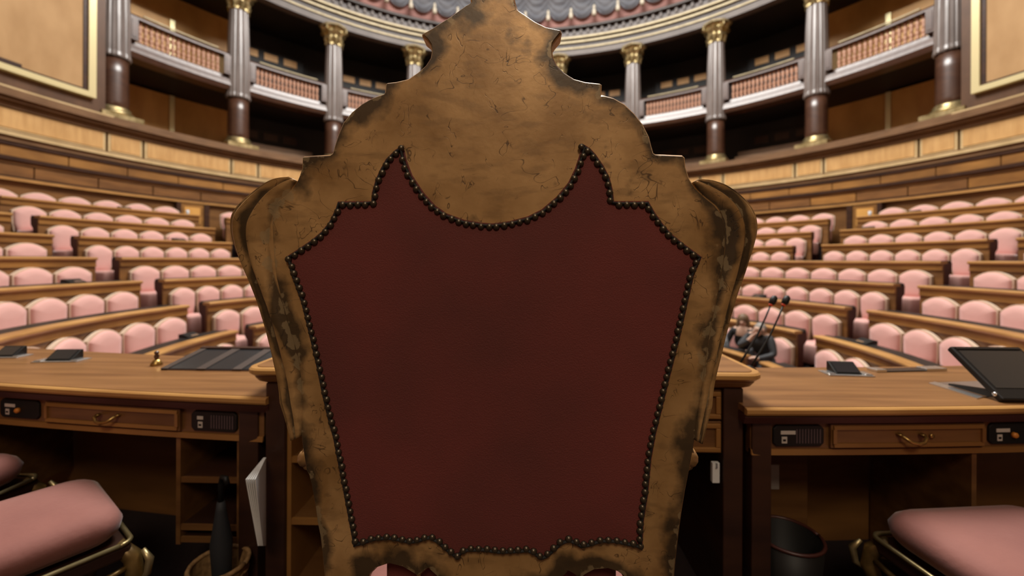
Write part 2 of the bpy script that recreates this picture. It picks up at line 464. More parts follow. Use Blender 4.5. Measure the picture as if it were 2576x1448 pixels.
ab = [(.46 * math.cos(a) * (1 - .16 * abs(math.sin(2 * a))) * 1.08, .46 * math.sin(a) * (1 - .16 * abs(math.sin(2 * a))) * 1.08) for a in [PI / 4 + i * PI / 16 for i in range(32)]]
ab = [(x * (1.0 + .12 * abs(math.sin(2 * math.atan2(y, x))) ** 4), y * (1.0 + .12 * abs(math.sin(2 * math.atan2(y, x))) ** 4)) for x, y in ab]
mb = MB(); mb.prism(ab, 4.885, 4.95, 'z'); m_ab = mb.mesh('abacus', M['goldp'])
for i, tcol in enumerate(cols):
    x, y = gp(RC, tcol)
    side = 'left' if i < 5 else 'right'
    n = abs(i - 4.5)
    nth = {4.5: 'outermost', 3.5: 'second', 2.5: 'third', 1.5: 'fourth', .5: 'innermost'}[n]
    cth = thing('gallery_column', 'brown column with fluted upper shaft and gilt capital, %s on the %s' % (nth, side), 'column', (x, y, 4.58), -tcol, 'columns around the gallery')
    for nm, me in (('plinth', m_plinth), ('base', m_base), ('lower_shaft', m_lower), ('fluted_shaft', m_upper), ('capital', m_cap), ('volute', m_vol), ('abacus', m_ab)):
        put(nm, me, cth)

# balconies between the columns
mb = MB(); mb.lathe([(.035, 0), (.05, .02), (.05, .05), (.03, .07), (.055, .13), (.058, .17), (.03, .255), (.045, .275), (.03, .295), (.058, .38), (.055, .42), (.03, .48), (.05, .5), (.05, .54), (.035, .56)], 8)
m_bal = mb.mesh('baluster', M['baluster'], True)
for i in range(9):
    a, b = cols[i] + .024, cols[i + 1] - .024
    side = 'left' if i < 4 else ('right' if i > 4 else 'middle')
    nth = ['outermost', 'second', 'third', 'fourth', 'centre', 'fourth', 'third', 'second', 'outermost'][i]
    bl = thing('balcony', 'balcony with rose wood balusters and glossy base, %s bay on the %s' % (nth, side), 'balcony', group='balconies between the gallery columns')
    mb = MB(); mb.arc([(10.58, 6.36), (10.95, 6.34), (10.95, 6.80), (10.66, 6.80), (10.64, 6.70), (10.55, 6.66), (10.52, 6.56), (10.50, 6.48)], a, b, 12, gp); mb.build('base_moulding', M['mahog'], bl)
    mb = MB(); mb.arc(rect(10.56, 10.86, 7.37, 7.42), a, b, 12, gp); mb.arc([(10.60, 7.42), (10.82, 7.42), (10.80, 7.49), (10.66, 7.5)], a, b, 12, gp); mb.build('top_rail', M['mahog'], bl)
    mb = MB(); mb.arc(rect(10.58, 10.62, 7.50, 7.53), a + .03, b - .03, 12, gp); mb.build('gold_rail', M['goldp'], bl)
    for (p0, p1) in ((a, a + .017), (b - .017, b)):
        mb = MB(); mb.arc(rect(10.52, 10.88, 6.8, 7.37), p0, p1, 2, gp); pd = mb.build('pedestal', M['mahog'], bl)
        mb = MB(); mb.arc(rect(10.505, 10.53, 6.86, 7.31), p0 + .004, p1 - .004, 1, gp); mb.build('panel', M['mahog'], pd)
    nb = 16
    for q in range(nb):
        tt = a + .022 + (b - a - .044) * (q + .5) / nb
        x, y = gp(10.71, tt)
        put('baluster', m_bal, bl, M=Matrix.Translation((x, y, 6.81)))

# entablature and dentils
ent = struct(band('trim_entablature', M['entab'], 10.46, 11.0, 9.52, 9.74))
for nm, m, r, z0, z1 in (('gold_line', 'goldp', 10.41, 9.745, 9.80), ('frieze', 'frieze', 10.48, 9.80, 9.98), ('gold_line', 'goldp', 10.40, 9.985, 10.055), ('fascia', 'frieze', 10.42, 10.055, 10.12),
                         ('gold_line', 'goldp', 10.32, 10.12, 10.19), ('fascia', 'entab', 10.36, 10.19, 10.27), ('dentil_bed', 'dark', 10.42, 10.27, 10.50), ('cornice', 'frieze', 10.24, 10.50, 10.57)):
    band(nm, M[m], r, 11.0, z0, z1, parent=ent)
mb = MB(); mb.box(-.045, .045, -.05, .05, 0, .16); m_den = mb.mesh('dentil', M['entab'])
nd = 66
for i in range(nd):
    tt = -.86 + 1.72 * i / (nd - 1)
    x, y = gp(10.38, tt)
    put('dentil', m_den, ent, M=Matrix.Translation((x, y, 10.30)) @ Matrix.Rotation(-tt, 4, 'Z'))

# ceiling cove with painted drapery swags modelled in relief
prof = [(10.5, 10.57), (10.30, 10.62), (10.05, 11.3), (9.5, 12.1), (8.6, 12.9), (7.2, 13.5), (5.0, 13.9)]
mb = MB(); mb.arc(prof + [(5.0, 14.2), (10.6, 14.2)], -TEND, TEND, 90, lambda r, t: gp(r, t))
ceil = struct(mb.build('ceiling', M['ceil']))
mb = MB(); mb.box(-5.2, 5.2, -4.2, 12.0, 14.0, 14.1); g = mb.build('ceiling_laylight', M['glass'], ceil)


def cove(h):                                   # radius of the cove at height h
    for (ra, za), (rb, zb) in zip(prof[1:-1], prof[2:]):
        if za <= h <= zb: return ra + (rb - ra) * (h - za) / (zb - za)
    return prof[1][0]


dsw = .0895
ns = 20
mb = MB(); nu, nv = 24, 18; vs = []; fs = []
for i in range(nu + 1):
    for j in range(nv + 1):
        u = i / nu * 2 - 1; v = j / nv
        hang = 10.76 + .34 * abs(u) ** 2.2             # scalloped lower rim
        top = 12.0
        h = hang + (top - hang) * v
        depth = .05 + .13 * (1 - u * u) * (1 - v) + .05 * math.sin((v * 5.2 + .75 * (1 - u * u)) * 2 * PI) * (1 - u * u * .6)
        tt = u * dsw / 2 * 1.02
        r = cove(h) - depth
        vs.append((r * math.sin(tt), r * math.cos(tt), h))
for i in range(nu):
    for j in range(nv):
        k = i * (nv + 1) + j; fs.append((k, k + 1, k + nv + 2, k + nv + 1))
mb.add(vs, fs); m_sw = mb.mesh('drapery_swag', M['swag'], True)
mb = MB(); mb.lathe([(.02, .42), (.05, .36), (.06, .3), (.035, .26), (.07, .2), (.085, .08), (.075, 0)], 10); m_ta = mb.mesh('tassel', M['tassel'], True)
for i in range(ns):
    tt = (i - ns / 2 + .5) * dsw + .01
    put('drapery_swag', m_sw, ceil, M=Matrix.Translation((0, CY, 0)) @ Matrix.Rotation(-tt, 4, 'Z'))
    t2 = tt + dsw / 2; x, y = gp(9.98, t2)
    put('tassel', m_ta, ceil, M=Matrix.Translation((x, y, 10.72)))

# ================================================================== BENCH ROWS
ORD = ['lowest', 'second', 'third', 'fourth', 'fifth', 'sixth', 'seventh', 'topmost']
NTH = ['first', 'second', 'third', 'fourth', 'fifth', 'sixth', 'seventh', 'eighth', 'ninth', 'tenth'] + ['%dth' % i for i in range(11, 60)]


def aisle(th, wdt, r, s): return th + s * math.asin(wdt / 2 / r)


def desk(k, t0, t1, label):
    r, z = rowr(k), rowz(k); zb = floorz(k - 1) if k else floorz(0)
    d = thing('bench_desk', label, 'desk', group='long curved desks of the bench rows')
    n = max(3, int((t1 - t0) / .045))
    mb = MB(); mb.arc(rect(r, r + .035, zb, z - .045), t0, t1, n, rp); mb.build('front_panel', M['panel'], d)
    mb = MB(); mb.arc([(r - .045, z - .03), (r - .035, z - .048), (r + .09, z - .048), (r + .09, z), (r - .03, z), (r - .045, z - .012)], t0, t1, n, rp); mb.build('front_rail', M['rail'], d)
    mb = MB(); mb.arc(rect(r - .012, r, z - .125, z - .05), t0, t1, n, rp); mb.arc(rect(r - .022, r, z - .145, z - .127), t0, t1, n, rp); mb.build('frieze_board', M['panel2'], d)
    mb = MB(); mb.arc([(r + .09, z - .04), (r + .25, z - .02), (r + .25, z + .010), (r + .09, z - .002)], t0 + .10 / r, t1 - .10 / r, n, rp); mb.arc([(r + .09, z - .04), (r + .165, z - .03), (r + .165, z + .004), (r + .09, z - .002)], t0 + .005 / r, t0 + .10 / r, 1, rp); mb.arc([(r + .09, z - .04), (r + .165, z - .03), (r + .165, z + .004), (r + .09, z - .002)], t1 - .10 / r, t1 - .005 / r, 1, rp); mb.build('writing_top', M['leather'], d)
    for tt, s in ((t0, 1), (t1, -1)):
        mb = MB(); pts = [(r + .02, zb), (r + .08, zb), (r + .09, zb + .3), (r + .12, z - .22), (r + .165, z - .16), (r + .17, z - .03), (r + .02, z - .045)]
        mb.arc(pts, tt, tt + s * .035 / r, 1, rp); mb.build('end_panel', M['end'], d)
    return d


segs = {}
for k in range(0, 8):
    r = rowr(k); om = 2.15 if k < 5 else 1.64
    if k == 0: om = 1.75
    Bi, Bo = aisle(THB, WB, r, -1), aisle(THB, WB, r, 1)
    Ai, Ao = aisle(THA, WA, r, -1), aisle(THA, WA, r, 1)
    rw = ORD[k]
    rown = {'lowest': 'lowest curved wooden desk', 'topmost': 'topmost curved wooden desk'}.get(rw, '%s curved wooden desk from the floor' % rw)
    if k <= 4:
        desk(k, -Bi, Bi, rown + ', the long run across the middle behind the throne')
    else:
        desk(k, -Ai, Ai, rown + ', centre block behind the throne')
        desk(k, -Bi, -Ao, rown + ', left block between the two aisle gaps')
        desk(k, Ao, Bi, rown + ', right block between the two aisle gaps')
    desk(k, Bo, om, rown + ', outer block at the right edge')
    desk(k, -om, -Bo, rown + ', outer block at the left edge')

# seats
def seat_meshes(wd):
    hw = wd / 2; out = {}

    def outline(hw, top, rise, bot, inset):
        p = [(-hw + inset + .03, bot)]
        p += [(hw - inset - .03, bot), (hw - inset - .005, bot + .16), (hw - inset, top - rise - .02)]
        for i in range(9):
            a = i / 8; x = (hw - inset) * (1 - 2 * a)
            p.append((x, top - rise * (2 * a - 1) ** 2 - (inset if 1 else 0)))
        p += [(-hw + inset, top - rise - .02), (-hw + inset + .005, bot + .16)]
        return p
    mb = MB(); mb.prism(outline(hw, .915, .10, .44, 0), .0, .05); out['piping'] = mb.mesh('piping', M['piping'])
    # padded back: a domed face inside the piping
    o1 = outline(hw, .915, .10, .44, .017); cx, cz = 0, .68
    vs = []; fs = []; n = len(o1)
    for f, y in ((1, .0), (.985, -.022), (.9, -.042), (.6, -.055), (.25, -.06)):
        vs += [((x - cx) * f + cx, y, (z - cz) * f + cz) for x, z in o1]
    for j in range(4):
        for i in range(n): fs.append((j * n + i, j * n + (i + 1) % n, (j + 1) * n + (i + 1) % n, (j + 1) * n + i))
    fs.append(tuple(range(4 * n, 5 * n)))
    mb = MB(); mb.add(vs, fs); out['backrest'] = mb.mesh('backrest', M['pink'], True)
    # seat pad
    mb = MB(); vs = []; fs = []
    ringp = [(-hw * .80, -.01), (-hw * .86, -.15), (-hw * .95, -.34), (-hw * .86, -.40), (-hw * .4, -.425), (hw * .4, -.425), (hw * .86, -.40), (hw * .95, -.34), (hw * .86, -.15), (hw * .80, -.01)]
    n = len(ringp)
    lv = ((.88, .15), (.93, .165), (.99, .24), (1.0, .34), (.98, .42), (.95, .455), (.75, .468), (.3, .472))
    for f, z in lv:
        vs += [(x * f, (y + .2) * f - .2, z) for x, y in ringp]
    m_ = len(lv)
    for j in range(m_ - 1):
        for i in range(n): fs.append((j * n + i, j * n + (i + 1) % n, (j + 1) * n + (i + 1) % n, (j + 1) * n + i))
    fs.append(tuple(range(n))[::-1]); fs.append(tuple(range((m_ - 1) * n, m_ * n)))
    mb.add(vs, fs); out['seat'] = mb.mesh('seat', M['pink'], True)
    mb = MB(); mb.prism([(-.30, .16), (-.20, .10), (-.12, .02), (-.14, 0), (.03, 0), (.03, .42), (-.005, .42), (-.005, .16)], -hw * .7, hw * .7, 'x'); out['base'] = mb.mesh('base', M['end'])
    return out


def seat_row(k, a0, a1, n, blockname, fromend):
    """n seats between angles a0 < a1 behind desk k"""
    pitch = (a1 - a0) / n; r = rowr(k + 1) - .065 if k < 7 else 9.99
    ms = seat_meshes(pitch * r * .925)
    for i in range(n):
        tt = a0 + (i + .5) * pitch; x, y = rp(r, tt)
        idx = i if fromend == 'left' else n - 1 - i
        rw = {0: 'lowest row', 7: 'topmost row'}.get(k, '%s row from the floor' % ORD[k])
        pos = '%s from the %s end' % (NTH[idx], fromend)
        ch = thing('bench_chair', 'pink chair, %s, %s, %s' % (blockname, rw, pos), 'chair', (x, y, floorz(k)), -tt, 'pink chairs of the bench rows')
        for nm in ('backrest', 'piping', 'seat', 'base'): put(nm, ms[nm], ch)


for k in range(0, 8):
    r = rowr(k + 1)
    if k == 0: seat_row(k, -1.402, 1.402, 24, 'long middle block', 'right')
    elif k == 1: seat_row(k, -1.400, 1.400, 28, 'long middle block', 'right')
    elif k in (2, 3): seat_row(k, -1.404, 1.404, 37, 'long middle block', 'right')
    else:
        seat_row(k, -.985, .985, 34, 'centre block', 'right')
        for s, nm in ((-1, 'left'), (1, 'right')):
            a, b = 1.074, 1.415
            seat_row(k, min(s * a, s * b), max(s * a, s * b), 6, '%s inner block' % nm, 'right' if s < 0 else 'left')
    for s, nm in ((-1, 'left'), (1, 'right')):
        pitch = [.118, .105, .086, .078, .072, .066, .06, .056][k]; n = [2, 6, 7, 7, 5, 2, 2, 2][k]
        a = aisle(THB, WB, rowr(k + 1), 1) + .012
        seat_row(k, min(s * a, s * (a + n * pitch)), max(s * a, s * (a + n * pitch)), n, '%s outer block' % nm, 'right' if s < 0 else 'left')

# doors at the head of the upper aisles
for n, s in ((1, -1), (2, 1)):
    mb = MB(); mb.arc(rect(9.78, 9.85, floorz(7), 2.70), s * 1.088, s * 1.143, 3, gp)
    dr = struct(mb.build('door_%d' % n, M['panel2']))
    mb = MB(); mb.arc(rect(9.75, 9.87, floorz(7), 2.72), s * 1.075, s * 1.088, 1, gp); mb.build('door_jamb', M['dark'], dr)
    mb = MB(); mb.arc(rect(9.75, 9.87, floorz(7), 2.72), s * 1.143, s * 1.153, 1, gp); mb.build('door_jamb', M['dark'], dr)
    mb = MB(); mb.arc(rect(9.765, 9.79, floorz(7) + .55, 2.62), s * 1.097, s * 1.135, 2, gp); mb.build('panel', M['amber'], dr)

# ================================================================== THE THRONE
YT = .78


def P(pts, Y=YT): return [at_y(px, py, Y) for px, py in pts]


board_px = [(1178, -30), (1184, 3), (1169, 12), (1135, 37), (1111, 52), (1088, 67), (1060, 83), (1061, 89), (1073, 99), (1082, 112), (1085, 127), (1082, 143), (1070, 162), (1051, 179), (1026, 196), (995, 203.5), (973, 206), (968.5, 209),
            (966.5, 230), (964, 234), (947, 239.5), (933, 245), (908, 259.5), (883, 280), (861.5, 306), (849, 336), (841, 360.5), (834, 384), (829, 387.5), (796, 389), (762, 391.6), (758, 395), (757, 421), (750, 442), (744, 456),
            (734, 470), (716, 490), (696, 504), (684, 525), (681, 560), (683, 600), (686, 650), (692, 700), (706, 760), (726, 830), (745, 893), (753, 950), (757, 1000), (756, 1045), (754, 1090), (758, 1123), (768, 1185), (774.5, 1197), (781, 1223), (788.6, 1264), (796, 1318), (802.7, 1351), (808, 1395), (813, 1448), (822, 1620), (826, 1760),
            (896, 1760), (894, 1510), (913, 1490), (929.5, 1448), (947.5, 1430.5), (978, 1420), (1011.5, 1428), (1045, 1448), (1051, 1462), (1057.6, 1448), (1075.6, 1432), (1093.5, 1448), (1120, 1475), (1180, 1500), (1250, 1508), (1320, 1500), (1390, 1475), (1423, 1448), (1431, 1439.5), (1445, 1448), (1459, 1462), (1473, 1448), (1496, 1435.6), (1529.5, 1433), (1555, 1441), (1565, 1448), (1586, 1490), (1607, 1510),
            (1610, 1760), (1688, 1760), (1690, 1620), (1698.6, 1448), (1703.7, 1394.6), (1709, 1351), (1716.5, 1295), (1725.5, 1238), (1731, 1211), (1746, 1133), (1748.6, 1115), (1756, 1053), (1765, 1000), (1775, 940), (1783, 880), (1793, 820), (1805, 760), (1813, 720), (1824, 660), (1828, 610), (1826, 570), (1818, 537), (1800, 514), (1771, 491), (1750.6, 470.5), (1736, 447), (1727, 419),
            (1725, 395), (1718.6, 389), (1650, 386), (1645.6, 383), (1641, 367), (1634.7, 342), (1619, 311), (1597, 283), (1572.5, 259.5), (1544.6, 244), (1514, 236), (1515, 211), (1510, 207.6), (1473, 203.6), (1445, 196), (1420, 180), (1401.6, 161.6), (1392, 140), (1390, 121), (1392, 109), (1401.6, 96), (1414, 81), (1411, 73), (1373.6, 65), (1345.7, 51), (1321, 34), (1303, 22), (1298, 8), (1290, -30), (1270, -48), (1236, -54), (1198, -48)]
fab_px = [(1015, 366), (995, 378), (972, 401), (957.5, 427), (946, 453), (937, 485), (935, 506), (852, 507), (846, 526), (830, 558), (812, 581), (789, 601), (760, 621), (723, 645), (734, 688), (748, 726), (760, 760), (778, 833), (798, 920), (811, 985), (826, 1050), (840, 1100), (859, 1200), (876, 1290), (891, 1372), (917, 1366), (947, 1356), (981, 1354), (1004, 1358), (1034, 1364), (1052, 1362), (1080, 1353), (1098, 1361), (1119, 1380), (1149, 1402), (1163, 1391), (1178, 1384), (1216, 1383), (1255, 1389), (1290, 1388), (1304, 1387), (1327, 1385), (1345, 1394), (1360, 1405), (1378, 1399), (1399, 1380), (1414, 1366), (1430, 1360), (1445, 1366), (1460, 1375), (1478, 1372), (1496, 1366), (1514, 1361), (1545, 1362), (1576, 1369), (1600, 1374), (1615, 1380), (1619, 1305), (1629, 1243), (1638, 1151), (1649, 1090), (1664, 1030), (1682, 955), (1709, 850), (1728, 765), (1745, 690), (1764, 646), (1719, 613), (1690, 589.5), (1666.5, 563), (1646, 534), (1630, 506), (1544, 506), (1541, 479), (1533, 447), (1518, 418), (1498, 389), (1483, 373), (1464, 362), (1457.6, 389), (1446, 424), (1428.6, 460), (1399.6, 495), (1362, 527), (1327, 544.5), (1283, 556), (1240, 562), (1212, 560), (1169, 553), (1125, 537), (1096, 517), (1067, 485), (1038, 441), (1024, 404)]


def segdist(p, loop):
    best = 9
    for i in range(len(loop)):
        a = loop[i - 1]; b = loop[i]; ax, ay = a; bx, by = b
        dx, dy = bx - ax, by - ay; l2 = dx * dx + dy * dy + 1e-12
        t = max(0, min(1, ((p[0] - ax) * dx + (p[1] - ay) * dy) / l2))
        d = (p[0] - ax - t * dx) ** 2 + (p[1] - ay - t * dy) ** 2
        if d < best: best = d
    return math.sqrt(best) if best < 9 else 3


def inside(p, loop):
    c = False; x, y = p
    for i in range(len(loop)):
        x0, y0 = loop[i - 1]; x1, y1 = loop[i]
        if (y0 > y) != (y1 > y) and x < (x1 - x0) * (y - y0) / (y1 - y0) + x0: c = not c
    return c


def dense(loop, step):
    out = []
    for i in range(len(loop)):
        a = Vector(loop[i]); b = Vector(loop[(i + 1) % len(loop)]); n = max(1, int((b - a).length / step))
        out += [tuple(a + (b - a) * j / n) for j in range(n)]
    return out


def inset(loop, dist, step):
    lp = dense(loop, step); n = len(lp); A = sum(lp[i - 1][0] * lp[i][1] - lp[i][0] * lp[i - 1][1] for i in range(n)); sg = 1 if A > 0 else -1
    out = []
    for i in range(n):
        a, b = Vector(lp[i - 1]), Vector(lp[(i + 1) % n]); t = (b - a).normalized()
        out.append((lp[i][0] - sg * t.y * dist, lp[i][1] + sg * t.x * dist))
    return out


def plate(name, loop, material, parent, yfun, thick, step, afun, rim=0):
    """solid plate in the x-z plane with a dense face; yfun(dist to rim) gives relief"""
    lp = dense(loop, step); n = len(lp)
    xs = [p[0] for p in lp]; zs = [p[1] for p in lp]
    pts = [Vector(p) for p in lp]
    if rim:
        for q in inset(loop, rim, step * .5):
            if inside(q, lp) and segdist(q, loop) > rim * .6: pts.append(Vector(q))
    x = min(xs)
    row = 0
    while x < max(xs):
        z = min(zs) + (row % 2) * step / 2
        while z < max(zs):
            if inside((x, z), lp) and segdist((x, z), loop) > step * .6: pts.append(Vector((x, z)))
            z += step
        x += step; row += 1
    v2, e2, f2, *_ = delaunay_2d_cdt(pts, [], [list(range(n))], 1, 1e-6)
    ds = [segdist((v[0], v[1]), loop) for v in v2]
    vs = [(v[0], yfun(d), v[1]) for v, d in zip(v2, ds)]
    m = len(vs)
    edge_count = {}
    fs = []
    for f in f2:
        fs.append(tuple(f))
        for i in range(3):
            k = (f[i], f[(i + 1) % 3]); edge_count[tuple(sorted(k))] = edge_count.get(tuple(sorted(k)), 0) + 1
    be = [k for k, c in edge_count.items() if c == 1]
    bi = {}
    for a, b in be:
        for q in (a, b):
            if q not in bi: bi[q] = m + len(bi); vs.append((v2[q][0], yfun(0) + thick, v2[q][1]))
    for a, b in be: fs.append((a, b, bi[b], bi[a]))
    back = []
    # back face reuses the outline triangulation, coarse
    nb = len(vs)
    for v in v2: vs.append((v[0], yfun(0) + thick, v[1]))
    for f in f2: fs.append((f[2] + nb, f[1] + nb, f[0] + nb))
    me = bpy.data.meshes.new(name); me.from_pydata(vs, [], fs)
    at = me.attributes.new('edge', 'FLOAT', 'POINT')
    al = [afun(v[0], v[1], d) for v, d in zip(v2, ds)] + [.25] * len(bi) + [.6] * len(v2)
    at.data.foreach_set('value', al)
    me.materials.append(material)
    bm = bmesh.new(); bm.from_mesh(me); bmesh.ops.recalc_face_normals(bm, faces=bm.faces); bm.to_mesh(me); bm.free()
    me.shade_smooth()
    try: me.set_sharp_from_angle(angle=math.radians(32))
    except Exception: pass
    return put(name, me, parent)


throne = thing('throne_chair', 'large gilded carved throne seen from behind with dark red velvet back', 'chair', (0, 0, 0))
bl2 = [(p.x, p.z) for p in P(board_px)]
fl2 = [(p.x, p.z) for p in P(fab_px)]
XC = sum(p[0] for p in fl2) / len(fl2)


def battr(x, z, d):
    if d < .0015: return .25  # outermost rim kept pale gold, painting in the edge highlight
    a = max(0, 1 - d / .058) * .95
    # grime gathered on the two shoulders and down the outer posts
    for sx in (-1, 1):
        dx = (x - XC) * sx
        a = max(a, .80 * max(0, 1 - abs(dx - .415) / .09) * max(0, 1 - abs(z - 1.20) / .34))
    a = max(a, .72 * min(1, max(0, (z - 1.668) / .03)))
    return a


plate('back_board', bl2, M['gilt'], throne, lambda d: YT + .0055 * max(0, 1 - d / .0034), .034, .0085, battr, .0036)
plate('velvet_panel', fl2, M['velvet'], throne, lambda d: YT - .0035 - .006 * (1 - math.exp(-d / .03)), .004, .016, lambda x, z, d: 0)


def smooth_closed(loop, step): return dense(loop, step)


gl = inset(fl2, .0052, .008)
mb = MB(); pth = [(x, YT - .0045, z) for x, z in gl]; pth.append(pth[0])
mb.tube(pth, .0060, 6, .5); mb.build('gimp_trim', M['trim_black'], throne, True)
mb = MB(); mb.lathe([(.0066, 0), (.0064, .0014), (.0052, .0034), (.003, .0048), (.0008, .0053)], 10); m_nail = mb.mesh('nail', M['nailm'], True)
nl = inset(fl2, .0074, .002)
acc = 0; last = None; cnt = 0
placed = []
for i, p in enumerate(nl):
    q = Vector(p)
    if placed and (q - placed[-1]).length < .0136: continue
    if any((q - o).length < .0125 for o in placed): continue
    placed.append(q)
for q in placed:
    put('nail', m_nail, throne, M=Matrix.Translation((q.x + random.uniform(-.0006, .0006), YT - .0062, q.y + random.uniform(-.0006, .0006))) @ Matrix.Rotation(PI / 2, 4, 'X') @ Matrix.Scale(random.uniform(.94, 1.06), 4))


def resample(px, n):
    L = [0]
    for a, b in zip(px[:-1], px[1:]): L.append(L[-1] + math.hypot(b[0] - a[0], b[1] - a[1]))
    out = []
    for i in range(n):
        s = L[-1] * i / (n - 1); j = 0
        while j < len(L) - 2 and L[j + 1] < s: j += 1
        t = (s - L[j]) / (L[j + 1] - L[j] + 1e-9)
        out.append((px[j][0] + (px[j + 1][0] - px[j][0]) * t, px[j][1] + (px[j + 1][1] - px[j][1]) * t))
    # light smoothing
    for _ in range(2):
        out = [out[0]] + [((a[0] + 2 * b[0] + c[0]) / 4, (a[1] + 2 * b[1] + c[1]) / 4) for a, b, c in zip(out[:-2], out[1:-1], out[2:])] + [out[-1]]
    return out


def shoulder(O, I, nm):
    nS, nA = 90, 26
    O = resample(O, nS); I = resample(I, nS)
    vs = []; at = []; fs = []
    for i in range(nS):
        cxp = 1242; ix = I[i][0] + (10 if I[i][0] < cxp else -10) * min(1, i / 8)
        o = at_y(*O[i], YT + .03); a = at_y(ix, I[i][1], YT)
        s = i / (nS - 1)
        wdt = math.hypot(o.x - a.x, o.z - a.z)
        D = .012 + .058 * math.sin(PI * min(1, s * 1.15)) ** .6
        for j in range(nA):
            ph = PI * j / (nA - 1)
            k = math.sin(ph) if ph < PI / 2 else 1 - .25 * (1 - math.sin(ph))
            fl = math.cos(ph * 12.0) * .0050 * min(1, wdt / .05) * (1 if .12 < ph < 2.9 else 0)
            kk = k + fl / max(wdt, .01)
            y = YT + .010 * (1 - min(1, ph / .35)) - .002 + D * (1 - math.cos(ph)) * .5 - (fl * .6 if ph < 1.6 else 0)
            vs.append((a.x + (o.x - a.x) * kk, y, a.z + (o.z - a.z) * kk))
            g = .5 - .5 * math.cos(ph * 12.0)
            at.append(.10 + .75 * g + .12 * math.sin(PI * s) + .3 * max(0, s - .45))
    for i in range(nS - 1):
        for j in range(nA - 1): fs.append((i * nA + j, i * nA + j + 1, (i + 1) * nA + j + 1, (i + 1) * nA + j))
    for i in (0, nS - 1): fs.append(tuple(i * nA + j for j in range(nA)))
    me = bpy.data.meshes.new(nm); me.from_pydata(vs, [], fs)
    me.attributes.new('edge', 'FLOAT', 'POINT').data.foreach_set('value', at)
    bm = bmesh.new(); bm.from_mesh(me); bmesh.ops.recalc_face_normals(bm, faces=bm.faces); bm.to_mesh(me); bm.free()
    me.materials.append(M['gilt']); me.shade_smooth()
    return put(nm, me, throne)


shoulder([(747, 452), (716, 453), (685, 463), (656, 481), (624, 504), (600, 526), (589, 543), (585.5, 566), (587.6, 590), (595, 621), (609, 659), (630, 703), (651, 752), (670, 808), (692, 877), (714, 948), (726, 990), (740, 1037), (753, 1092)],
         [(749, 456), (738, 470), (722, 492), (704, 508), (694, 528), (690, 545), (689, 560), (689, 590), (691, 621), (694, 659), (698, 703), (709, 752), (724, 808), (744, 877), (758, 940), (762, 990), (762, 1037), (757, 1092)], 'shoulder_moulding')
shoulder([(1743, 457), (1777, 459), (1814, 470), (1849, 491), (1878, 517), (1894, 543), (1899, 569), (1897, 595), (1888, 630), (1872, 679), (1849, 737), (1834, 782), (1819, 834), (1807, 879), (1794, 924), (1784, 961), (1774, 1003), (1761, 1053), (1750, 1100)],
         [(1741, 459), (1753, 478), (1778, 500), (1802, 519), (1814, 536), (1820, 552), (1822, 570), (1823, 600), (1821, 640), (1815, 685), (1806, 737), (1799, 782), (1790, 834), (1783, 879), (1776, 924), (1770, 961), (1763, 1003), (1755, 1053), (1748, 1100)], 'shoulder_moulding')


def edge_attr(o, v):
    me = o.data; a = me.attributes.new('edge', 'FLOAT', 'POINT'); a.data.foreach_set('value', [v] * len(me.vertices)); return o


# arms: scrolled, their bulging starts show beside the posts
for s, px in ((-1, 772), (1, 1731)):
    j = at_y(px, 1157, .82)
    mb = MB()
    path = [(j.x - s * .02, .812, j.z + .02), (j.x + s * .005, .83, j.z), (j.x + s * .02, .88, j.z - .02), (j.x + s * .05, 1.0, j.z - .055), (j.x + s * .06, 1.12, j.z - .065), (j.x + s * .05, 1.22, j.z - .05), (j.x + s * .04, 1.25, j.z - .09), (j.x + s * .04, 1.22, j.z - .11)]
    mb.tube(path, [.012, .018, .022, .022, .026, .03, .026, .012], 12); edge_attr(mb.build('arm', M['gilt'], throne, True), .2)
    mb = MB(); c = at_y(px, 1157, .815)
    prof = [(.003, -.026), (.009, -.021), (.013, -.006), (.0135, .004), (.010, .017), (.004, .027)]
    mb.lathe(prof, 14, (c.x + s * .0045, .829, c.z)); edge_attr(mb.build('arm_scroll', M['gilt'], throne, True), .42)
    mb = MB(); mb.tube([(j.x + s * .05, 1.15, j.z - .07), (j.x + s * .03, 1.17, .68), (j.x + s * .045, 1.18, .58), (j.x + s * .03, 1.18, .5)], [.022, .018, .026, .022], 10); edge_attr(mb.build('arm_post', M['gilt'], throne, True), .3)
xl, xr = at_y(826, 1500, YT).x, at_y(1690, 1500, YT).x
mb = MB(); mb.prism([(xl, .79), (xr, .79), (xr + .03, 1.30), (xl - .03, 1.30)], .41, .49, 'z'); edge_attr(mb.build('seat_frame', M['gilt'], throne, bev=.008), .3)


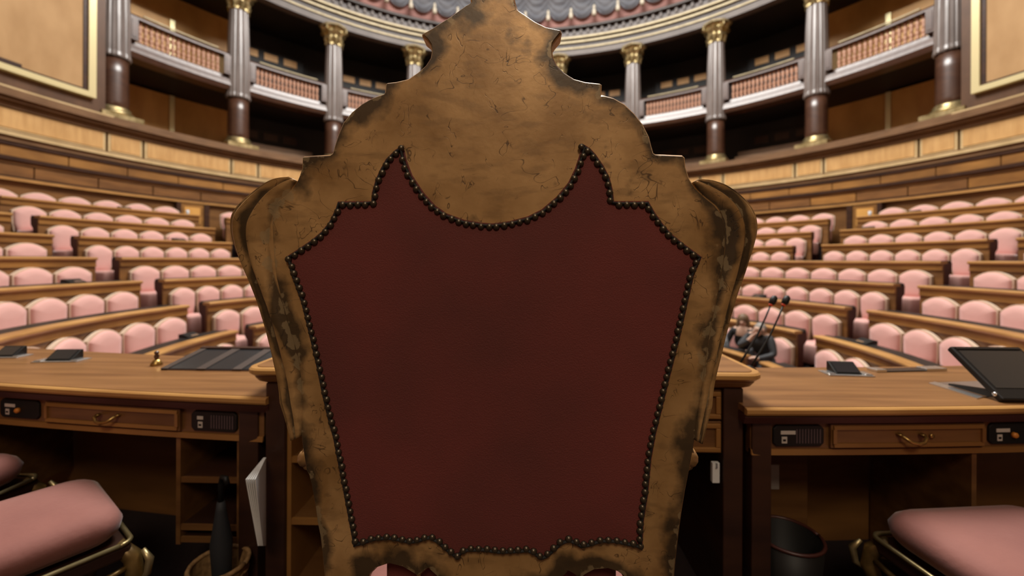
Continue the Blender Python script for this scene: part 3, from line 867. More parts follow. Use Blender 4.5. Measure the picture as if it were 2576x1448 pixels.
def cushion(x0, x1, y0, y1, z0, h, rc=.05, n=5, sag=0.0):
    mb = MB(); vs = []; fs = []

    def rr(ins):
        a0, a1, b0, b1 = x0 + ins, x1 - ins, y0 + ins, y1 - ins; r = max(.01, rc - ins * .3); o = []
        for cx, cy, s in ((a1 - r, b1 - r, 0), (a0 + r, b1 - r, 1), (a0 + r, b0 + r, 2), (a1 - r, b0 + r, 3)):
            for i in range(n + 1):
                a = (s + i / n) * PI / 2; o.append((cx + r * math.cos(a), cy + r * math.sin(a)))
            # straight run is subdivided by the next corner
        return o
    mn = min(x1 - x0, y1 - y0)
    rings = [(.012, 0), (.0, .015 * 1), (-.006, h * .45), (.004, h * .68), (.022, h * .84), (.06, h * .94), (mn * .28, h), (mn * .42, h * 1.01)]
    for ins, z in rings: vs += [(x, y, z0 + z) for x, y in rr(ins)]
    m = len(rr(0))
    for j in range(len(rings) - 1):
        for i in range(m): fs.append((j * m + i, j * m + (i + 1) % m, (j + 1) * m + (i + 1) % m, (j + 1) * m + i))
    fs.append(tuple(range(m))[::-1]); fs.append(tuple(range((len(rings) - 1) * m, len(rings) * m)))
    mb.add(vs, fs); return mb


cushion(xl + .01, xr - .01, .86, 1.29, .47, .07).build('seat_cushion', M['pinkdeep'], throne, True)
p0, p1 = at_y(970, 1440, .82).x, at_y(1552, 1440, .82).x
mb = MB(); mb.box(p0, p1, .818, .85, .50, 1.30); mb.build('front_pad', M['velvet'], throne, bev=.01)
for s, x in ((-1, xl + .03), (1, xr - .03)):
    mb = MB(); mb.tube([(x - s * 0, .80, .42), (x + s * .005, .795, .28), (x + s * .01, .775, .12), (x + s * .02, .745, .02), (x + s * .02, .745, 0)], [.032, .028, .024, .028, .03], 10); edge_attr(mb.build('leg', M['gilt'], throne, True), .3)
    mb = MB(); mb.tube([(x, 1.26, .42), (x + s * .035, 1.29, .33), (x + s * .02, 1.28, .16), (x + s * .03, 1.30, .05), (x + s * .045, 1.315, 0)], [.04, .04, .024, .026, .032], 10); edge_attr(mb.build('leg', M['gilt'], throne, True), .3)

# ================================================================== PRESIDENCY DESKS
YF = lambda X: 1.395 + X * X / 32 - .02 * X
ZT = .758


def strip(prof, x0, x1, n=14):
    mb = MB(); m = len(prof); vs = []; fs = []
    for i in range(n + 1):
        X = x0 + (x1 - x0) * i / n
        vs += [(X, YF(X) + dy, z) for dy, z in prof]
    for i in range(n):
        for j in range(m): fs.append((i * m + j, (i + 1) * m + j, (i + 1) * m + (j + 1) % m, i * m + (j + 1) % m))
    fs += [tuple(range(m)), tuple(range(n * m, (n + 1) * m))[::-1]]
    mb.add(vs, fs); return mb


def fx(px, py=1070):                                   # pixel column on the fascia -> X
    X = 0
    for _ in range(6): X = at_y(px, py, YF(X) + .04).x
    return X


def console(d, x0, x1, grille, label_long):
    xc = (x0 + x1) / 2; y = YF(xc) + .04; hw = (x1 - x0) / 2; th = -math.atan((YF(xc + .01) - YF(xc - .01)) / -.02)
    th = math.atan((YF(xc + .01) - YF(xc - .01)) / .02)
    Mx = Matrix.Translation((xc, y, .652)) @ Matrix.Rotation(th, 4, 'Z')
    hh = .036; c = .012
    oct_ = [(-hw + c, -hh), (hw - c, -hh), (hw, -hh + c), (hw, hh - c), (hw - c, hh), (-hw + c, hh), (-hw, hh - c), (-hw, -hh + c)]
    mb = MB(); mb.prism(oct_, -.008, .05); o = mb.build('console_panel', M['black'], d, bev=.003); o.matrix_basis = Mx
    mb = MB(); w = .05 if label_long else .024
    mb.box(-hw * .72, -hw * .72 + w, -.0095, -.0075, .006, .018); mb.build('label_strip', M['label'], o)
    mb = MB(); mb.box(-hw * .68, -hw * .68 + .018, -.0095, -.0075, -.024, -.002); mb.build('socket_tag', M['label'], o)
    mb = MB(); mb.box(-hw * .64, -hw * .64 + .010, -.0105, -.009, -.017, -.010); mb.build('socket', M['black'], o)
    if grille:
        for i in range(9):
            mb = MB(); x = -hw * .12 + i * hw * .115; mb.box(x, x + hw * .06, -.0095, -.007, -.024, .024); mb.build('grille_slat', M['screen'], o)
    else:
        mb = MB(); mb.lathe([(.010, 0), (.010, .008), (.006, .012)], 12); k = mb.build('button', M['orange'], o, True); k.matrix_basis = Matrix.Translation((0, -.008, -.004)) @ Matrix.Rotation(PI / 2, 4, 'X')


def drawer(d, x0, x1, z0=.613, z1=.692, handle=True):
    dr = strip([(.028, z0), (.06, z0), (.06, z1), (.028, z1)], x0, x1, 5).build('drawer', M['fascia'], d)
    e = .022
    for a, b, c_, dd in ((x0 + .008, x1 - .008, z1 - .016, z1 - .004), (x0 + .008, x1 - .008, z0 + .004, z0 + .016)):
        strip([(.021, c_), (.03, c_), (.03, dd), (.024, dd)], a, b, 5).build('moulding', M['panel2'], dr)
    for a, b in ((x0 + .004, x0 + .016), (x1 - .016, x1 - .004)):
        strip([(.021, z0 + .016), (.03, z0 + .016), (.03, z1 - .016), (.021, z1 - .016)], a, b, 1).build('moulding', M['panel2'], dr)
    if handle:
        xc = (x0 + x1) / 2; y = YF(xc)
        mb = MB(); zc = (z0 + z1) / 2
        mb.tube([(xc - .038, y + .026, zc + .006), (xc - .036, y + .004, zc + .002), (xc - .02, y - .006, zc - .010), (xc, y - .009, zc - .013), (xc + .02, y - .006, zc - .010), (xc + .036, y + .004, zc + .002), (xc + .038, y + .026, zc + .006)], [.006, .006, .005, .006, .005, .006, .006], 8)
        for q in (-.038, .038): mb.lathe([(.011, 0), (.008, .004)], 10, (xc + q, y + .02, zc + .006))
        mb.build('handle', M['brass'], dr, True)
        mb = MB(); mb.lathe([(.008, 0), (.008, .002), (.003, .003)], 10); k = mb.build('keyhole_plate', M['brass'], dr, True)
        k.matrix_basis = Matrix.Translation((xc + .075, y + .027, zc)) @ Matrix.Rotation(PI / 2, 4, 'X')


def side_desk(wd, xi, xo, legx, c1, dr1, c2, part):
    d = thing('presidency_desk', 'long polished wooden desk with drawer and black consoles, %s of the throne' % wd, 'desk', group='presidency side desks')
    strip([(.012, ZT - .022), (.52, ZT - .022), (.52, ZT), (.012, ZT)], xi, xo).build('desk_top', M['top'], d)
    strip([(-.006, ZT - .018), (-.002, ZT - .025), (.014, ZT - .025), (.014, ZT - .0015), (.0, ZT - .0015), (-.006, ZT - .006)], xi, xo).build('edge_nosing', M['nosing'], d)
    strip([(.016, ZT - .058), (.06, ZT - .058), (.06, ZT - .026), (.010, ZT - .026), (.006, ZT - .034)], xi, xo).build('under_moulding', M['end'], d)
    strip([(.04, .588), (.07, .588), (.07, ZT - .058), (.04, ZT - .058)], xi + (.035 if xi > 0 else -.035), xo).build('fascia', M['fascia'], d)
    strip([(.030, .588), (.05, .588), (.05, .606), (.034, .606)], xi + (.035 if xi > 0 else -.035), xo).build('lower_bead', M['panel2'], d)
    strip([(.47, 0), (.50, 0), (.50, ZT - .025), (.47, ZT - .025)], xi, xo).build('modesty_panel', M['panel'], d)
    a, b = sorted(legx)
    mb = MB(); xc = (a + b) / 2; mb.box(a, b, YF(xc) + .03, YF(xc) + .46, 0, ZT - .03); mb.build('leg_panel', M['dark'], d, bev=.004)
    for x0, x1, gr, lg in c1: console(d, x0, x1, gr, lg)
    for x0, x1 in dr1: drawer(d, x0, x1)
    for x in part:
        mb = MB(); mb.box(x - .008, x + .008, YF(x) + .04, YF(x) + .46, .0 if wd == 'right' else .19, .588); mb.build('partition', M['fascia'], d)
    return d


ld = side_desk('left', -.875, -3.3, (fx(606), fx(652)), [(fx(6), fx(104), False, True), (fx(485), fx(600), True, False), (fx(-560), fx(-440), False, True)], [(fx(122), fx(459)), (fx(-420), fx(-30))], None, [fx(449), fx(602), fx(-100)])
xa, xb = fx(455), fx(600)
for z in (.42, .245, .20):
    mb = MB(); y = YF(xa); mb.box(xa, xb, y + .05, y + .45, z, z + .016); sh = mb.build('shelf', M['dark'], ld)
    mb = MB(); mb.box(xa, xb, y + .042, y + .05, z - .002, z + .018); mb.build('shelf_edge', M['fascia'], sh)
rd = side_desk('right', .755, 3.2, (fx(1889), fx(1937)), [(fx(1942), fx(2069), True, True), (fx(2482), fx(2600), False, True)], [(fx(2084), fx(2468)), (fx(2640), fx(3000))], None, [fx(2451)])

# podium desk in the middle
pod = thing('podium_desk', 'raised central wooden desk with rounded top edge behind the throne', 'desk')
PX0, PX1, PY0, PY1, PZ = -.945, .830, 1.405, 2.0, .866


def rrect(x0, x1, y0, y1, r, n=6):
    o = []
    for cx, cy, s in ((x1 - r, y1 - r, 0), (x0 + r, y1 - r, 1), (x0 + r, y0 + r, 2), (x1 - r, y0 + r, 3)):
        for i in range(n + 1):
            a = (s + i / n) * PI / 2; o.append((cx + r * math.cos(a), cy + r * math.sin(a)))
    return o


def ringstack(rings):
    mb = MB(); vs = []; fs = []; m = len(rings[0][0])
    for pl, z in rings: vs += [(x, y, z) for x, y in pl]
    for j in range(len(rings) - 1):
        for i in range(m): fs.append((j * m + i, j * m + (i + 1) % m, (j + 1) * m + (i + 1) % m, (j + 1) * m + i))
    fs.append(tuple(range(m))[::-1]); fs.append(tuple(range((len(rings) - 1) * m, len(rings) * m)))
    mb.add(vs, fs); return mb


R_ = lambda i, r=.06: rrect(PX0 + i, PX1 - i, PY0 + i, PY1 - i, max(.012, r - i))
ringstack([(R_(.010), PZ - .026), (R_(.0), PZ - .018), (R_(.0), PZ - .006), (R_(.006), PZ), (R_(.03), PZ), ]).build('top_edge', M['nosing'], pod, False)
ringstack([(R_(.026), PZ - .01), (R_(.026), PZ + .002), (R_(.030), PZ + .003)]).build('top_inlay', M['top'], pod)
ringstack([(R_(.055), PZ - .062), (R_(.030), PZ - .05), (R_(.018), PZ - .035), (R_(.016), PZ - .026)]).build('under_moulding', M['panel'], pod)
lx0, lx1 = at_y(670, 1100, 1.455).x, at_y(718, 1100, 1.455).x
rx0, rx1 = at_y(1819, 1100, 1.455).x, at_y(1868, 1100, 1.455).x
for a, b in ((lx0, lx1), (rx0, rx1)):
    mb = MB(); mb.box(a, b, 1.45, 1.95, 0, PZ - .06); mb.build('leg_panel', M['dark'], pod, bev=.004)
# left pedestal: open shelves
mb = MB(); mb.box(lx1 + .001, lx1 + .016, 1.465, 1.93, .05, PZ - .06); mb.build('shelf_post', M['panel2'], pod)
for z in (.70, .52, .30, .06):
    mb = MB(); mb.box(lx1 + .016, lx1 + .36, 1.48, 1.93, z, z + .016); sh = mb.build('shelf', M['fascia'], pod)
    mb = MB(); mb.box(lx1 + .016, lx1 + .36, 1.468, 1.48, z - .002, z + .018); mb.build('shelf_edge', M['panel2'], sh)
mb = MB(); mb.box(lx1 + .36, lx1 + .375, 1.465, 1.93, .05, PZ - .06); mb.build('shelf_post', M['panel2'], pod)
# right pedestal: two panelled drawers
for z0, z1 in ((.693, .798), (.578, .688)):
    mb = MB(); mb.box(rx0 - .38, rx0 - .002, 1.462, 1.90, z0, z1); dr = mb.build('drawer', M['fascia'], pod, bev=.003)
    x0, x1 = rx0 - .375, rx0 - .008
    for a, b, c_, e in ((x0, x1, z1 - .022, z1 - .006), (x0, x1, z0 + .006, z0 + .022), (x0, x0 + .016, z0 + .022, z1 - .022), (x1 - .016, x1, z0 + .022, z1 - .022)):
        mb = MB(); mb.box(a, b, 1.452, 1.463, c_, e); mb.build('moulding', M['panel2'], dr, bev=.003)
    mb = MB(); mb.lathe([(.012, 0), (.008, .01), (.014, .02), (.006, .026)], 10); k = mb.build('knob', M['brass'], dr, True)
    k.matrix_basis = Matrix.Translation(((x0 + x1) / 2, 1.462, (z0 + z1) / 2)) @ Matrix.Rotation(PI / 2, 4, 'X')
mb = MB(); mb.box(lx1, rx0, 1.93, 1.96, 0, PZ - .06); mb.build('modesty_panel', M['dark'], pod)

# papers leaning on the podium side
pp = thing('paper_folder', 'bundle of white papers leaning against the left side of the podium', 'papers')
for i in range(5):
    nr, fr = at_y(619 + i * 5.5, 1205, 1.27), at_y(664 + i * 1.0, 1150, 1.425)
    lo = at_y(650 + i * 2.5, 1372, 1.30 + i * .004); lf = at_y(664 + i, 1372, 1.425)
    pts = [nr, fr, lf, lo]; off = Vector((.0013, .001, 0))
    mb = MB(); mb.add([p - off for p in pts] + [p + off for p in pts], [(0, 1, 2, 3), (7, 6, 5, 4), (0, 4, 5, 1), (1, 5, 6, 2), (2, 6, 7, 3), (3, 7, 4, 0)])
    mb.build('sheet', M['paper'], pp)
mb = MB(); q = at_y(1798, 1187, 1.47); mb.box(q.x - .012, q.x + .012, 1.46, 1.475, q.z - .032, q.z + .036)
hp = thing('hanging_card', 'small white card hanging below the right podium drawers', 'card'); mb.build('card', M['paper'], hp)
mb = MB(); mb.box(q.x - .003, q.x + .003, 1.455, 1.46, q.z + .02, q.z + .036); mb.build('clip', M['chrome'], hp)

# microphones
for i, (px, py) in enumerate(((1944, 757), (1976, 757))):
    hd = at_y(px, py, 1.93); b0 = Vector((hd.x - .185, 1.885, ZT + .004)); t = thing('gooseneck_microphone', ['black desk microphone with red ring, left of the pair', 'black desk microphone with red ring, right of the pair'][i], 'microphone', group='pair of desk microphones')
    d = (hd - b0); n = d.normalized()
    mid = b0 + d * .5 + Vector((.012, 0, .0))
    mb = MB(); mb.tube([b0, b0 + d * .25 + Vector((.007, 0, 0)), mid, b0 + d * .75 + Vector((.007, 0, 0)), hd - n * .022], [.0048, .0045, .004, .0036, .0036], 8); mb.build('stem', M['black'], t, True)
    mb = MB(); mb.tube([hd - n * .026, hd - n * .021, hd - n * .018], [.006, .009, .009], 12); mb.build('ring_light', M['red'], t, True)
    mb = MB(); mb.tube([hd - n * .018, hd - n * .010, hd + n * .004, hd + n * .020, hd + n * .028], [.009, .014, .0155, .013, .005], 12); mb.build('windscreen', M['black'], t, True)
    mb = MB(); mb.lathe([(.028, 0), (.028, .008), (.016, .016), (.008, .02)], 16, (b0.x, b0.y, ZT)); mb.build('foot', M['black'], t, True)

# tilting tablet monitor on the right desk
tm = thing('tablet_monitor', 'large black tilted monitor on a steel plate, right desk', 'monitor')
X0, X1 = 1.665, 1.925; A = Vector((0, 1.475, .772)); B = Vector((0, 1.655, .918)); u = (B - A).normalized(); nn = Vector((0, -u.z, u.y))
Lm = (B - A).length
Mt = Matrix(((1, 0, 0, X0), (0, u.y, -nn.y * -1, A.y), (0, u.z, nn.z, A.z), (0, 0, 0, 1)))
mb = MB(); mb.box(0, X1 - X0, 0, Lm, -.022, 0); o = mb.build('case', M['black'], tm, bev=.005); o.matrix_basis = Mt
mb = MB(); mb.box(.014, X1 - X0 - .014, .045, Lm - .022, 0, .0015); o2 = mb.build('screen', M['screen'], tm); o2.matrix_basis = Mt
mb = MB(); mb.box(.012, X1 - X0 - .012, Lm - .016, Lm - .006, 0, .004); o2 = mb.build('bezel_lip', M['leather'], tm); o2.matrix_basis = Mt
mb = MB(); mb.tube([(X0 - .004, 1.50, .782), (X0 + .004, 1.50, .782)], .007, 12); mb.build('hinge_pin', M['chrome'], tm, True)
mb = MB(); mb.prism([(1.50, .772), (1.52, .766), (1.66, .766), (1.66, .772), (1.53, .79)], X0 + .0, X0 + .02, 'x'); mb.build('stand_arm', M['black'], tm)
pl = [at_z(px, py, ZT + .001) for px, py in ((2336, 964), (2352, 961), (2474, 999), (2458, 1003))]
mb = MB(); mb.prism([(p.x, p.y) for p in pl], ZT, ZT + .004, 'z'); mb.build('plate_strip', M['chrome'], tm)
pl = [at_z(px, py, ZT + .001) for px, py in ((2352, 962), (2470, 958), (2560, 985), (2474, 999))]
mb = MB(); mb.prism([(p.x, p.y) for p in pl], ZT, ZT + .002, 'z'); mb.build('plate', M['fluted'], tm)

# small flip-up consoles on the desks
def flip(px, py, wpx, rz, label):
    c = at_z(px, py, ZT); s = wpx * c.y / FPX
    t = thing('flip_console', label, 'console', (c.x, c.y, ZT), rz, 'small flip-up consoles on the side desks')
    mb = MB(); mb.box(-s * .62, s * .62, -.03, .05, 0, .005); mb.build('base_plate', M['chrome'], t, bev=.002)
    mb = MB(); mb.prism([(-.012, .005), (.055, .005), (.055, .045), (.045, .047)], -s * .36, s * .36, 'x'); mb.build('body', M['black'], t, bev=.003)
    Mx = Matrix.Translation((0, -.012, .0055)) @ Matrix.Rotation(math.atan2(.042, .057), 4, 'X')
    mb = MB(); mb.box(-s * .30, s * .30, .008, .062, .0, .0025); o = mb.build('screen', M['screen'], t); o.matrix_basis = Mx
    for q in (-1, 1):
        mb = MB(); mb.box(q * s * .5 - s * .1, q * s * .5 + s * .1, -.02, .035, .005, .009); mb.build('side_clip', M['chrome'], t, bev=.002)


flip(150, 908, 88, .1, 'small black flip-up console on the left desk, nearer the throne')
flip(12, 898, 70, .1, 'small black flip-up console at the left edge of the left desk')
flip(2132, 942, 84, -.08, 'small black flip-up console on the right desk')
a, b = at_z(2196, 934, ZT), at_z(2372, 930, ZT)
t = thing('document_tray', 'flat steel document holder lying on the right desk', 'tray')
Mx = Matrix.Translation((a.x, a.y, ZT)) @ Matrix.Rotation(math.atan2(b.y - a.y, b.x - a.x), 4, 'Z'); L_ = math.hypot(b.x - a.x, b.y - a.y)
for nm, m, x0, x1, z1 in (('end_clip', 'chrome', 0, .05, .012), ('bed', 'screen', .05, L_ - .10, .006), ('end_clip', 'chrome', L_ - .10, L_, .012)):
    mb = MB(); mb.box(x0, x1, -.018, .03, 0, z1); o = mb.build(nm, M[m], t, bev=.002); o.matrix_basis = Mx

# slanted inset panel with dark glass panes, left desk
sp = thing('slanted_display', 'slanted wooden console with three dark glass panes, left desk beside the podium', 'display')
f0 = at_z(405, 929, ZT + .003); f1 = at_z(720, 934, ZT + .003); yb = 2.02; zb2 = .803
slope = math.atan2(zb2 - ZT - .003, yb - f0.y); Ls = math.hypot(yb - f0.y, zb2 - ZT)
Mx = Matrix.Translation((f0.x, f0.y, ZT + .003)) @ Matrix.Rotation(slope, 4, 'X'); Wd = f1.x - f0.x
mb = MB(); mb.prism([(f0.y, ZT), (yb + .03, ZT), (yb + .03, zb2), (yb, zb2), (f0.y, ZT + .004)], f0.x, f1.x + .05, 'x'); mb.build('wedge', M['dark'], sp)
k = Wd / 315
for x0, x1 in ((0, 17), (88, 111), (178, 201), (272, 290)):
    mb = MB(); mb.box(x0 * k, x1 * k, 0, Ls, 0, .006); o = mb.build('frame_bar', M['frieze'], sp); o.matrix_basis = Mx
for x0, x1 in ((17, 88), (111, 178), (201, 272)):
    mb = MB(); mb.box(x0 * k, x1 * k, .006, Ls - .02, 0, .003); o = mb.build('pane', M['screen'], sp); o.matrix_basis = Mx
mb = MB(); mb.box(-.004, Wd + .05, Ls - .02, Ls, 0, .010); o = mb.build('top_bar', M['dark'], sp); o.matrix_basis = Mx
# polished turned knob-ended bar beside it
kb = at_z(394, 918, ZT)
t = thing('turned_bell_handle', 'small polished wood and brass desk bell left of the slanted panes', 'bell', (kb.x, kb.y, ZT))
mb = MB(); mb.lathe([(.022, 0), (.024, .006), (.018, .016), (.012, .026)], 18); mb.build('bell', M['brass'], t, True)
mb = MB(); mb.lathe([(.006, .026), (.008, .032), (.011, .040), (.007, .050), (.010, .058), (.006, .064)], 14); mb.build('handle', M['mahog'], t, True)

# under the desks
wb = at_z(533, 1400, .25)
t = thing('wicker_basket', 'round wicker waste basket under the left desk', 'basket', (wb.x, 1.40, 0))
mb = MB(); mb.lathe([(.062, 0), (.066, .01), (.08, .15), (.088, .205), (.082, .205), (.075, .15), (.06, .012)], 24); mb.build('basket_wall', M['wicker'], t)
for z in (.03, .065, .10, .135, .17):
    mb = MB(); r = .066 + (z / .205) * .021; mb.tube([(r * math.cos(i * PI / 12), r * math.sin(i * PI / 12), z + .004 * (-1) ** i) for i in range(25)], .005, 6); mb.build('weave_band', M['wicker'], t, True)
mb = MB(); mb.tube([(.087 * math.cos(i * PI / 12), .087 * math.sin(i * PI / 12), .205) for i in range(25)], .008, 6); mb.build('rim', M['wicker'], t, True)
t = thing('umbrella', 'closed black umbrella standing in the wicker basket', 'umbrella', (wb.x + .01, 1.41, .02))
mb = MB(); mb.tube([(0, 0, 0), (-.005, 0, .08), (-.01, 0, .25), (-.012, .0, .36), (-.012, 0, .39)], [.008, .026, .034, .016, .012], 10); mb.build('canopy', M['cloth_black'], t, True)
mb = MB(); mb.tube([(-.012, 0, .38), (-.012, 0, .45), (-.004, -.005, .475), (.012, -.01, .475), (.018, -.012, .455)], .009, 8); mb.build('handle', M['black'], t, True)
t = thing('waste_bin', 'round black waste bin under the right desk', 'bin', (.955, 1.50, 0))
mb = MB(); mb.lathe([(.085, 0), (.088, .01), (.108, .275), (.102, .275), (.083, .015)], 28); mb.build('bin_body', M['black'], t, True)
mb = MB(); mb.tube([(.107 * math.cos(i * PI / 14), .107 * math.sin(i * PI / 14), .277) for i in range(29)], .006, 6); mb.build('rim', M['end'], t, True)
t = thing('storage_box', 'brown box on the floor at the back under the right desk', 'box', (1.08, 1.82, 0))
mb = MB(); mb.box(-.12, .12, -.06, .05, 0, .46); mb.build('body', M['fascia'], t, bev=.004)
mb = MB(); mb.box(-.10, .0, -.064, -.06, .30, .40); mb.build('label', M['label'], t)

# side armchairs with pink cushions and gilt frames
def armchair(label, loc, rz, wd, dp, zs):
    t = thing('gilt_armchair', label, 'chair', (loc[0], loc[1], 0), rz, 'gilt armchairs at the side desks')
    hw = wd / 2
    cushion(-hw, hw, -dp, 0, zs - .105, .10, .07).build('seat_cushion', M['pinkdeep'], t, True)
    mb = MB(); pr = [(-hw - .012, -dp - .01), (hw + .012, -dp - .01), (hw + .012, .012), (-hw - .012, .012)]
    mb.prism(pr, zs - .165, zs - .125, 'z'); mb.build('seat_rail', M['dark'], t, bev=.008)
    mb = MB(); o = rrect(-hw - .014, hw + .014, -dp - .012, .014, .03); mb.tube([(x, y, zs - .118) for x, y in o] + [(o[0][0], o[0][1], zs - .118)], .007, 8); mb.build('gilt_bead', M['gold'], t, True)
    mb = MB()                                           # scalloped carved apron
    for s in (-1, 1):
        n = 14
        mb.tube([(s * (hw + .012), -dp * i / n, zs - .17 - .035 * abs(math.sin(i / n * PI * 1.5 + .6)) ** .7) for i in range(n + 1)], .009, 6)
    mb.tube([(-hw + wd * i / 14, .012, zs - .17 - .035 * abs(math.sin(i / 14 * PI * 2 + .4))) for i in range(15)], .009, 6)
    mb.build('carved_apron', M['goldold'], t, True)
    for sx in (-1, 1):
        for y, f in ((-.015, 1), (-dp + .02, -1)):
            x = sx * (hw - .025)
            mb = MB(); mb.tube([(x, y, zs - .13), (x + sx * .03, y + f * .03, zs - .17), (x + sx * .035, y + f * .035, zs - .22), (x + sx * .01, y + f * .01, zs - .33), (x + sx * .0, y, .10), (x + sx * .02, y + f * .02, .03), (x + sx * .03, y + f * .03, 0)], [.020, .024, .024, .019, .015, .018, .022], 10)
            lg = mb.build('leg', M['goldold'], t, True)
            mb = MB(); mb.tube([(x + sx * .05, y + f * .05, zs - .15), (x + sx * .068, y + f * .062, zs - .18), (x + sx * .062, y + f * .058, zs - .225), (x + sx * .045, y + f * .045, zs - .24)], [.006, .011, .010, .004], 8); mb.build('carved_leaf', M['gold'], lg, True)
    # back and arms
    mb = MB(); pts = [(-hw, zs - .12), (hw, zs - .12), (hw + .01, zs + .35), (hw - .06, zs + .50), (0, zs + .56), (-hw + .06, zs + .50), (-hw - .01, zs + .35)]
    mb.prism(pts, -dp - .05, -dp - .012); mb.build('back_frame', M['goldold'], t, bev=.01)
    mb = MB(); pts = [(x * .86, (z - zs - .2) * .82 + zs + .2) for x, z in pts]; mb.prism(pts, -dp - .012, -dp + .02); mb.build('back_cushion', M['pinkdeep'], t, bev=.015)
    return t


armchair('gilt armchair with pink cushion beside the left desk, bottom left corner', (-1.36, 1.36), -.59, .40, .52, .495)
armchair('gilt armchair with pink cushion beside the right desk, bottom right corner', (1.40, 1.385), .10, .50, .58, .485)
armchair('gilt armchair with dark red seat half hidden at the left edge', (-2.02, 1.50), 0, .46, .52, .55)

# ================================================================== PEOPLE IN THE LOWEST ROW
def person(name, label, k, th, rr_, lean, joints, mats, hairfun, yaw_extra=0):
    x, y = rp(rr_, th)
    t = thing(name, label, 'person', (x, y, floorz(0)), -th + yaw_extra)
    # skeleton: local -Y is forward (towards the hall centre)
    V, E, Rr = joints
    me = bpy.data.meshes.new('body'); me.from_pydata(V, E, [])
    tmp = bpy.data.objects.new('tmp', me); C.objects.link(tmp)
    sk = tmp.modifiers.new('s', 'SKIN'); sk.use_smooth_shade = True
    for i, r in enumerate(Rr): me.skin_vertices[0].data[i].radius = (r if isinstance(r, tuple) else (r, r))
    me.skin_vertices[0].data[0].use_root = True
    sub = tmp.modifiers.new('d', 'SUBSURF'); sub.levels = 2; sub.render_levels = 2
    dg = bpy.context.evaluated_depsgraph_get()
    bm_ = bpy.data.meshes.new_from_object(tmp.evaluated_get(dg))
    bpy.data.objects.remove(tmp)
    for m in mats[0]: bm_.materials.append(m)
    for p in bm_.polygons: p.material_index = mats[1](p.center); p.use_smooth = True
    put('body', bm_, t)
    hairfun(t)
    return t


def head_parts(t, c, f, hairm, kind):
    """face details and hair around head centre c; f = facing direction (unit, horizontal)"""
    c = Vector(c); f = Vector(f).normalized(); s = Vector((-f.y, f.x, 0)); up = Vector((0, 0, 1))
    def ell(nm, m, o, rx, ry, rz, n=10):
        mb = MB(); vs = []; fs = []
        for i in range(n + 1):
            a = PI * i / n
            for j in range(2 * n):
                b = PI * j / n
                d = s * (rx * math.sin(a) * math.cos(b)) + f * (ry * math.sin(a) * math.sin(b)) + up * (rz * math.cos(a))
                vs.append(o + d)
        for i in range(n):
            for j in range(2 * n): fs.append((i * 2 * n + j, i * 2 * n + (j + 1) % (2 * n), (i + 1) * 2 * n + (j + 1) % (2 * n), (i + 1) * 2 * n + j))
        mb.add(vs, fs); return mb.build(nm, m, t, True)
    for q in (-1, 1):
        ell('eye', M['eye'], c + f * .088 + s * q * .032 + up * .012, .011, .007, .006, 6)
        ell('ear', M['skin'], c + s * q * .078 - f * .005, .012, .02, .032, 6)
    ell('nose', M['skin'], c + f * .098 - up * .018, .013, .018, .022, 6)
    ell('mouth', M['lips'], c + f * .086 - up * .055, .022, .008, .007, 6)
    if kind == 'long':
        ell('hair', hairm, c - f * .022 + up * .03, .092, .092, .10)
        for q in (-1, 1): ell('hair', hairm, c + s * q * .078 - f * .02 - up * .06, .026, .05, .12, 8)
    elif kind == 'short':
        ell('hair', hairm, c - f * .032 + up * .018, .088, .082, .088)
    else:
        ell('hair', hairm, c - f * .035 + up * .01, .096, .09, .10)


def seated(lean, head, armL, armR):
    """joints for a seated figure; lean moves the upper body forward (-Y); arms are (elbow, wrist, hand)"""
    V = [(0, .05, .53), (0, .04 - lean * .3, .66), (0, .02 - lean * .7, .84), (0, .02 - lean, .96), (0, .01 - lean * 1.1, 1.02), (head[0] * .6, head[1] + .03, head[2] - .09), head, (head[0], head[1] + .005, head[2] + .055)]
    R = [(.155, .12), (.15, .11), (.165, .115), (.12, .085), (.055, .055), (.062, .066), (.076, .088), (.062, .07)]
    E = [(i, i + 1) for i in range(7)]
    for s, arm in ((-1, armL), (1, armR)):
        b = len(V)
        V += [(s * .17, .02 - lean * .95, .945), *arm]; R += [.066, .052, .036, (.04, .022)]
        E += [(3, b), (b, b + 1), (b + 1, b + 2), (b + 2, b + 3)]
        h = Vector(arm[2]); d = (h - Vector(arm[1])).normalized()
        sd = d.cross(Vector((0, 0, 1))); sd = sd.normalized() if sd.length > .1 else Vector((1, 0, 0))
        for q, (o, l) in enumerate(((-.027, .055), (-.009, .068), (.009, .064), (.027, .05))):
            bb = len(V); p0 = h + sd * o + d * .03; p1 = p0 + d * l * .55 + Vector((0, 0, -.006)); p2 = p1 + d * l * .35 + Vector((0, 0, -.018))
            V += [tuple(p0), tuple(p1), tuple(p2)]; R += [.0095, .009, .0075]; E += [(b + 3, bb), (bb, bb + 1), (bb + 1, bb + 2)]
        bb = len(V); p0 = h - sd * s * .032; p1 = p0 - sd * s * .022 + d * .03
        V += [tuple(p0), tuple(p1)]; R += [.0105, .009]; E += [(b + 3, bb), (bb, bb + 1)]
        b = len(V)
        V += [(s * .10, -.05, .53), (s * .14, -.36, .54), (s * .14, -.37, .30), (s * .14, -.38, .08), (s * .15, -.50, .05)]; R += [.095, .072, .056, .045, .042]
        E += [(0, b), (b, b + 1), (b + 1, b + 2), (b + 2, b + 3), (b + 3, b + 4)]
    return V, E, R


def mat_by(head, hands, skin_i, neck_z, chest=None):
    def f(c):
        if c.z > neck_z: return skin_i
        for h in hands:
            if (Vector(h) - c).length < .105: return skin_i
        if chest and c.z > chest[0] and abs(c.x) < chest[1] and c.y < chest[2]: return skin_i
        return 1 if c.z < .56 else 0
    return f


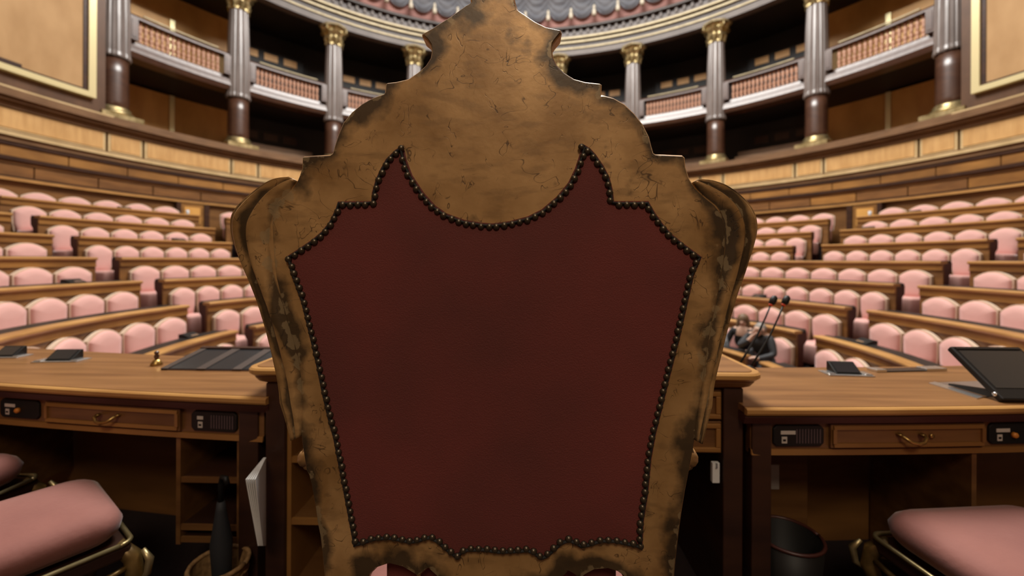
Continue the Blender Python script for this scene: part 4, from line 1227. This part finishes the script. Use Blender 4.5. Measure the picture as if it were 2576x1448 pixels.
# man in a charcoal jacket, chin in hand
hd = (0.03, -.20, 1.075); aL = [(-.22, -.30, .78), (-.05, -.33, .90), (.01, -.31, .985)]; aR = [(.25, -.18, .72), (.12, -.36, .66), (.04, -.42, .66)]
J = seated(.16, hd, aL, aR)
person('person', 'seated person in dark grey jacket leaning forward with hand at chin', 0, 1.345, 3.92, .1, J, ([M['cloth_grey'], M['cloth_black'], M['skin']], mat_by(hd, [aL[2], aR[2]], 2, 1.0)), lambda t: head_parts(t, hd, (-.2, -1, 0), M['hair_grey'], 'short'), .3)
# woman in a black jacket with an open neckline
hd2 = (0.0, -.06, 1.12); aL2 = [(-.25, -.06, .74), (-.16, -.30, .66), (-.08, -.38, .66)]; aR2 = [(.25, -.06, .74), (.16, -.30, .66), (.08, -.38, .66)]
J2 = seated(.05, hd2, aL2, aR2)
person('person', 'seated person in black jacket with open neckline and light brown hair', 0, 1.222, 4.0, .1, J2, ([M['cloth_black'], M['cloth_black'], M['skin']], mat_by(hd2, [aL2[2], aR2[2]], 2, 1.0, (.87, .085, -.06))), lambda t: head_parts(t, hd2, (.1, -1, 0), M['hair_brown'], 'long'), .45)
# third figure bent low beside them
hd3 = (0.0, -.30, .93); aL3 = [(-.25, -.2, .66), (-.16, -.38, .62), (-.08, -.46, .64)]; aR3 = [(.25, -.2, .66), (.16, -.38, .62), (.08, -.46, .64)]
J3 = seated(.24, hd3, aL3, aR3)
person('person', 'seated person with grey hair and pale shirt bending forward beside the throne', 0, 1.10, 3.95, .1, J3, ([M['cloth_white'], M['cloth_grey'], M['skin']], mat_by(hd3, [aL3[2], aR3[2]], 2, .99)), lambda t: head_parts(t, hd3, (0, -1, 0), M['hair_grey'], 'full'), .2)

# small things on the bench desks
mb = MB(); mb.prism([(0, 0), (.16, 0), (.16, .05), (.12, .055)], -.11, .11, 'x'); m_fb = mb.mesh('console_box', M['black'], False)
mb = MB(); mb.box(-.06, .06, .02, .05, .018, .03); m_fs = mb.mesh('silver_switch', M['chrome'])
for k, th, lab in ((1, 1.62, 'black desk unit on the lowest visible outer desk at the right'), (1, -1.62, 'black desk unit on the lowest visible outer desk at the left'), (7, 1.165, 'black folded desk unit on the topmost desk at the right'),
                   (6, 1.115, 'black folded desk unit on the second desk from the top, right'), (5, -1.19, 'black folded desk unit on the fifth desk, left inner block'), (7, -1.21, 'black folded desk unit on the topmost desk at the left'),
                   (2, 1.07, 'black folded desk unit on the second desk, right of the throne'), (3, -1.60, 'black desk unit on the third desk, outer block at the left')):
    x, y = rp(rowr(k) + .13, th)
    t = thing('desk_unit', lab, 'desk unit', (x, y, rowz(k) + .004), -th, 'black units on the bench desks')
    put('console_box', m_fb, t); put('silver_switch', m_fs, t)
for s, wd in ((-1, 'left'), (1, 'right')):
    x, y = rp(rowr(7) + .14, s * 1.083)
    t = thing('water_glass', 'small pale water glass on the topmost desk beside the %s aisle door' % wd, 'glass', (x, y, rowz(7) + .006))
    mb = MB(); mb.lathe([(.03, 0), (.034, .02), (.036, .11), (.033, .11), (.03, .02)], 14); mb.build('tumbler', M['cloth_white'], t, True)
    mb = MB(); mb.lathe([(.029, .02), (.032, .07), (.002, .072)], 14); mb.build('water', M['chrome'], t, True)
